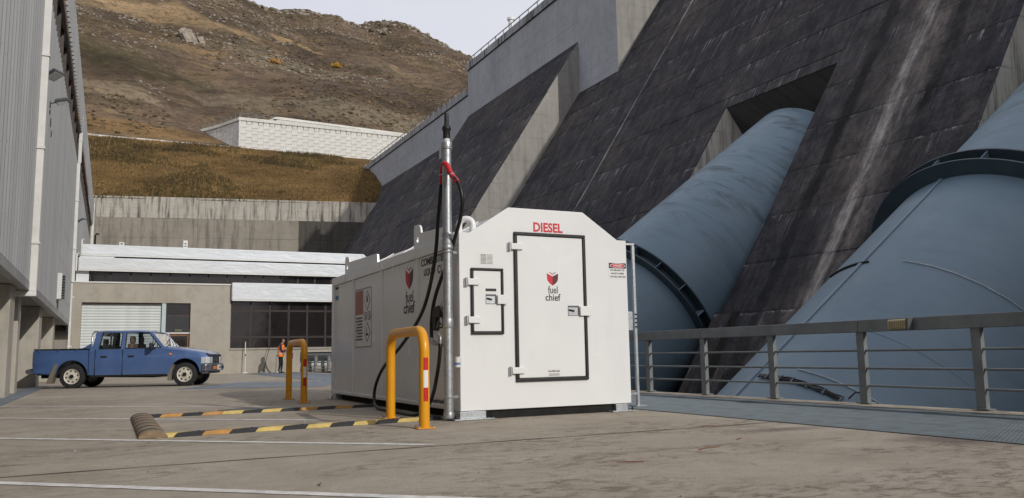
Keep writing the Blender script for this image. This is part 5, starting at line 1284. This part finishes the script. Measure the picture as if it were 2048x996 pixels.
    for s in (-1, 1):
        P('mirror_arm', MB().bar((2.14, s*.80, 1.06), (2.12, s*.93, 1.06), .04, .04), 'black'); P('mirror', MB().box(2.06, 2.14, s*.98-.09, s*.98+.09, 1.0, 1.20), 'black', bevel=.025)
        P('side_indicator', MB().lathe([(.035, 0), (.035, .012), (.02, .02)], (2.56, s*.822, .88), (0, s, 0), 12), 'orange', smooth=50)
        P('sill_trim', MB().box(.45, 2.45, s*.79-.02, s*.79+.02, .29, .345), 'skid', bevel=.01)
        # front lamps, wrapping the corner
        h = P('headlight', MB().prism([(3.38, s*.815), (3.53, s*.81), (3.60, s*.76), (3.615, s*.45), (3.38, s*.45)], 'z', .61, .785), 'lamp', bevel=.01); P('lamp_bezel', MB().box(3.52, 3.60, s*.62-.008, s*.62+.008, .615, .78), 'chrome', h)
        P('rear_bumper_end', MB().tube([(-1.0, s*.70, .47), (-1.14, s*.74, .47), (-1.16, s*.5, .47)], .07, 8), 'chrome', smooth=40)
        P('mud_flap', MB().prism([(-.44, .66), (-.36, .66), (-.50, .14), (-.64, .14)], 'y', s*.70-.14, s*.70+.1), 'mud'); P('mud_flap', MB().prism([(2.50, .60), (2.64, .62), (2.60, .16), (2.50, .16)], 'y', s*.70-.1, s*.70+.1), 'mud')
        P('tail_lamp', MB().box(-1.035, -1.0, s*.70-.06, s*.70+.06, .62, .92), 'red')
    P('rear_bumper', MB().box(-1.17, -1.04, -.6, .6, .42, .55), 'chrome', bevel=.02); P('tailgate', MB().box(-1.045, -1.018, -.64, .64, .52, 1.04), 'blue', bevel=.01)
    g_ = P('grille', MB().box(3.55, 3.585, -.45, .45, .605, .79), 'skid')
    for i in range(4): P('grille_bar', MB().box(3.586, 3.602, -.44, .44, .62+i*.045, .635+i*.045), 'darkgrey', g_)
    for y in (-.15, .15): P('grille_post', MB().box(3.586, 3.606, y-.012, y+.012, .61, .785), 'darkgrey', g_)
    P('grille_badge', MB().lathe([(.045, 0), (.045, .012)], (3.60, 0, .705), (1, 0, 0), 14), 'chrome', g_)
    P('bonnet_edge', MB().prism([(3.50, .80), (3.58, .80), (3.585, .84), (3.50, .90)], 'y', -.755, .755), 'navy', bevel=.008)
    b_ = P('front_bumper', MB().prism([(3.40, -.835), (3.52, -.85), (3.66, -.72), (3.70, -.3), (3.70, .3), (3.66, .72), (3.52, .85), (3.40, .835), (3.44, .75), (3.58, .6), (3.58, -.6), (3.44, -.75)], 'z', .40, .595), 'chrome', bevel=.018)
    P('lower_valance', MB().prism([(3.40, -.80), (3.55, -.78), (3.60, -.5), (3.60, .5), (3.55, .78), (3.40, .80)], 'z', .33, .398), 'darkgrey', bevel=.01)
    for s in (-1, 1): P('fog_slot', MB().box(3.672, 3.702, s*.46-.1, s*.46+.1, .45, .53), 'orange' if s < 0 else 'skid', b_)
    P('number_plate', MB().box(3.70, 3.715, -.20, .16, .43, .56), 'paper', b_)
    for i in range(5): P('plate_character', MB().box(3.7155, 3.718, -.16+i*.065, -.125+i*.065, .46, .53), 'greyink', b_)
    P('chassis', MB().box(-.9, 3.3, -.5, .5, .28, .45), 'skid'); P('axle', MB().tube([(0, -.7, WZ), (0, .7, WZ)], .05, 8), 'skid'); P('exhaust', MB().tube([(.5, .3, .30), (1.8, .3, .27), (2.4, .2, .3)], .04, 8), 'darkgrey')
    P('tow_bar', MB().bar((-1.2, 0, .38), (-.9, 0, .38), .06, .06), 'skid')
    # wheels
    tyre = [(.205, -.09), (.29, -.098), (.318, -.085), (.325, -.05), (.325, .05), (.318, .085), (.29, .098), (.205, .09)]
    for x in (0, WB):
        for s in (-1, 1):
            yc = s*(.70); w = MB().lathe(tyre, (x, yc, WZ+.005), (0, 1, 0), 36, True); wo = P('wheel', w, 'tyre', smooth=40)
            face = s
            rim = MB().lathe([(.212, .07), (.205, .092), (.19, .085), (.175, .055), (.12, .075), (.085, .07), (.07, .095), (.0, .095)], (x, yc, WZ+.005), (0, face, 0), 32); P('rim', rim, 'rim', wo, smooth=40)
            for k in range(8):
                hol = MB()
                a = 2*math.pi*k/8+.2; c = Vector((x+.152*math.cos(a), yc+face*.0685, WZ+.005+.152*math.sin(a))); u = Vector((-math.sin(a), 0, math.cos(a))); r_ = Vector((math.cos(a), 0, math.sin(a)))
                vs = [c+u*.034*math.cos(q)+r_*.019*math.sin(q)+Vector((0, face*(.006-.36*.019*math.sin(q)*0), 0)) for q in np.linspace(0, 2*math.pi, 10, endpoint=False)]; hol.add(vs, [tuple(range(10))]); P('rim_slot', hol, 'skid', wo)
            P('hub', MB().lathe([(.055, .09), (.05, .12), (.0, .125)], (x, yc, WZ+.005), (0, face, 0), 14), 'skid', wo, smooth=40)
            for k in range(6): a = 2*math.pi*k/6; P('wheel_nut', MB().lathe([(.012, .09), (.012, .108)], (x+.072*math.cos(a), yc, WZ+.005+.072*math.sin(a)), (0, face, 0), 6), 'rim', wo)
    return t
build_pickup()

# ================================================================== PERSON
def build_person(x, y):
    t = root('person', 'person in orange hi-vis vest and black trousers standing by the workshop windows', 'person', (x, y, 0), None, False); t.rotation_euler = (0, 0, R(-28))
    # faces local +x; joints
    J = [((0, 0, .92), .135), ((.01, 0, 1.08), .125), ((.03, 0, 1.28), .145), ((.05, 0, 1.43), .11), ((.075, 0, 1.50), .052), ((.10, 0, 1.57), .07), ((.125, 0, 1.66), .095), ((.12, 0, 1.73), .075)]
    E_ = [(i, i+1) for i in range(7)]
    def chain(start, pts):
        p = start
        for c, r_ in pts: J.append((c, r_)); E_.append((p, len(J)-1)); p = len(J)-1
        return p
    hands = []
    for s in (-1, 1):
        chain(0, [((.0, s*.09, .84), .095), ((.03+.02*s, s*.10, .48), .062), ((-.02+.03*s, s*.10, .10), .042), ((.0+.03*s, s*.105, .045), .04), ((.14+.03*s, s*.12, .03), .033)])
        hands.append(chain(3, [((.05, s*.185, 1.41), .062), ((.10, s*.235, 1.16), .048), ((.34, s*.17, 1.04), .036), ((.41, s*.16, 1.03), .03), ((.45, s*.155, 1.025), .026)]))
    for hnd, s in zip(hands, (-1, 1)):
        for k in range(4): chain(hnd, [((.48, s*(.125+.02*k), 1.03), .010), ((.505, s*(.125+.02*k), 1.012), .009), ((.505-.004*k, s*(.125+.02*k), .985), .008)])
        chain(hnd, [((.44, s*.12, 1.045), .011), ((.465, s*.10, 1.04), .009)])
    me = bpy.data.meshes.new('body'); me.from_pydata([j[0] for j in J], E_, []); o = bpy.data.objects.new('body', me); COL.objects.link(o)
    md = o.modifiers.new('skin', 'SKIN'); md.use_smooth_shade = True
    for v, (c, r_) in zip(me.skin_vertices[0].data, J): v.radius = (r_, r_)
    me.skin_vertices[0].data[0].use_root = True
    sd = o.modifiers.new('sub', 'SUBSURF'); sd.levels = 2; sd.render_levels = 2
    bpy.context.view_layer.update(); m3 = bpy.data.meshes.new_from_object(o.evaluated_get(bpy.context.evaluated_depsgraph_get())); bpy.data.objects.remove(o)
    m3.materials.clear()
    for k in ('skin', 'navy', 'trouser', 'skid'): m3.materials.append(MT[k])
    for p in m3.polygons:
        c = p.center
        p.material_index = 3 if c.z < .085 else 2 if c.z < .93 else 0 if (c.z > 1.47 or c.x > .30) else 1; p.use_smooth = True
    m3.name = 'body'; b = link('body', m3, t)
    # vest
    vs = []; fs = []; n = 20; lv = [(.84, .165, .205, .0), (.95, .16, .20, .0), (1.1, .155, .19, .012), (1.26, .165, .20, .03), (1.38, .15, .20, .045), (1.45, .10, .16, .05)]
    for z, rx, ry, cx in lv:
        for k in range(n): a = 2*math.pi*k/n; vs.append((cx+rx*math.cos(a), ry*math.sin(a), z+.008*math.sin(3*a+z*9)))
    for i in range(len(lv)-1):
        for k in range(n): fs.append((i*n+k, i*n+(k+1) % n, (i+1)*n+(k+1) % n, (i+1)*n+k))
    m4 = MB(); m4.add(vs, fs); v_ = m4.build('vest', 'hivis', t, smooth=60)
    for z, rx, ry, cx in ((1.0, .163, .202, .004), (1.12, .160, .197, .014)):
        vs = []; fs = []
        for dz in (-.025, .025):
            for k in range(n): a = 2*math.pi*k/n; vs.append((cx+rx*math.cos(a), ry*math.sin(a), z+dz))
        for k in range(n): fs.append((k, (k+1) % n, n+(k+1) % n, n+k))
        m4 = MB(); m4.add(vs, fs); m4.build('reflective_tape', 'silver', v_, smooth=60)
    hb = bmesh.new(); bmesh.ops.create_icosphere(hb, subdivisions=3, radius=.112)
    for v in list(hb.verts):
        v.co = Vector((v.co.x*1.02-.02, v.co.y*.95, v.co.z*1.12+.02))
    bmesh.ops.delete(hb, geom=[v for v in hb.verts if v.co.x > .035 and v.co.z < .06 or v.co.z < -.07], context='VERTS')
    m5 = bpy.data.meshes.new('hair'); hb.to_mesh(m5); hb.free(); m5.materials.append(MT['hair']); h = link('hair', m5, t); h.location = (.12, 0, 1.675)
    for q in m5.polygons: q.use_smooth = True
    MB().tube([(.02, 0, 1.68), (-.02, 0, 1.60), (-.02, 0, 1.50)], [.05, .04, .015], 8).build('ponytail', 'hair', t, smooth=50)
    MB().prism([(.215, 1.66), (.245, 1.63), (.215, 1.625)], 'y', -.014, .014).build('nose', 'skin', b, bevel=.004)
    for s in (-1, 1): MB().lathe([(.012, 0), (.006, .006)], (.21, s*.035, 1.672), (1, 0, 0), 8).build('eye', 'skid', b); MB().box(.10, .14, s*.098-.008, s*.098+.008, 1.635, 1.69).build('ear', 'skin', b, bevel=.006)
    MB().box(.205, .212, -.025, .025, 1.595, 1.603).build('mouth', 'redprint', b)
    return t
build_person(7.95, 43.6)
bk = root('bucket', 'purple bucket held low in front of the person in the vest', 'bucket', (8.42, 43.36, .70), None, False)
MB().lathe([(.10, 0), (.13, .30), (.12, .30), (.095, .015), (0, .015)], (0, 0, 0), (0, 0, 1), 20).build('pail', 'purple', bk, smooth=40)
MB().tube([(.125*math.cos(a), 0, .29+.09*math.sin(a)) for a in np.linspace(0, math.pi, 12)], .006, 6).build('handle', 'steel', bk, smooth=50)
def mop(x, y, lean, mat, label, h=1.65, band=True):
    t = root('mop', label, 'mop', (x, y, 0), 'mops leaning on the workshop wall', False); t.rotation_euler = (R(-3), lean, 0)
    MB().tube([(0, 0, .05), (0, 0, h)], .022 if band else .013, 10).build('pole', mat, t, smooth=50)
    if band: MB().tube([(0, 0, .9), (0, 0, 1.0)], .027, 10).build('grip', 'black', t, smooth=50)
    MB().prism([(-.17, 0), (.2, 0), (.1, .05), (-.06, .07)], 'y', -.06, .06).build('head', 'whitepaint', t, bevel=.015)
mop(6.42, 45.1, R(0), 'whitepaint', 'upright white pole with black grip and white foot against the workshop wall')
mop(7.32, 45.1, R(14), 'skid', 'thin dark leaning pole with white head between the white pole and the person', 1.75, False)
mop(8.15, 45.1, R(2), 'whitepaint', 'white pole and foot standing just behind the person in the vest', 1.1, False)

for o in bpy.data.objects:
    if '_w' in o: del o['_w']
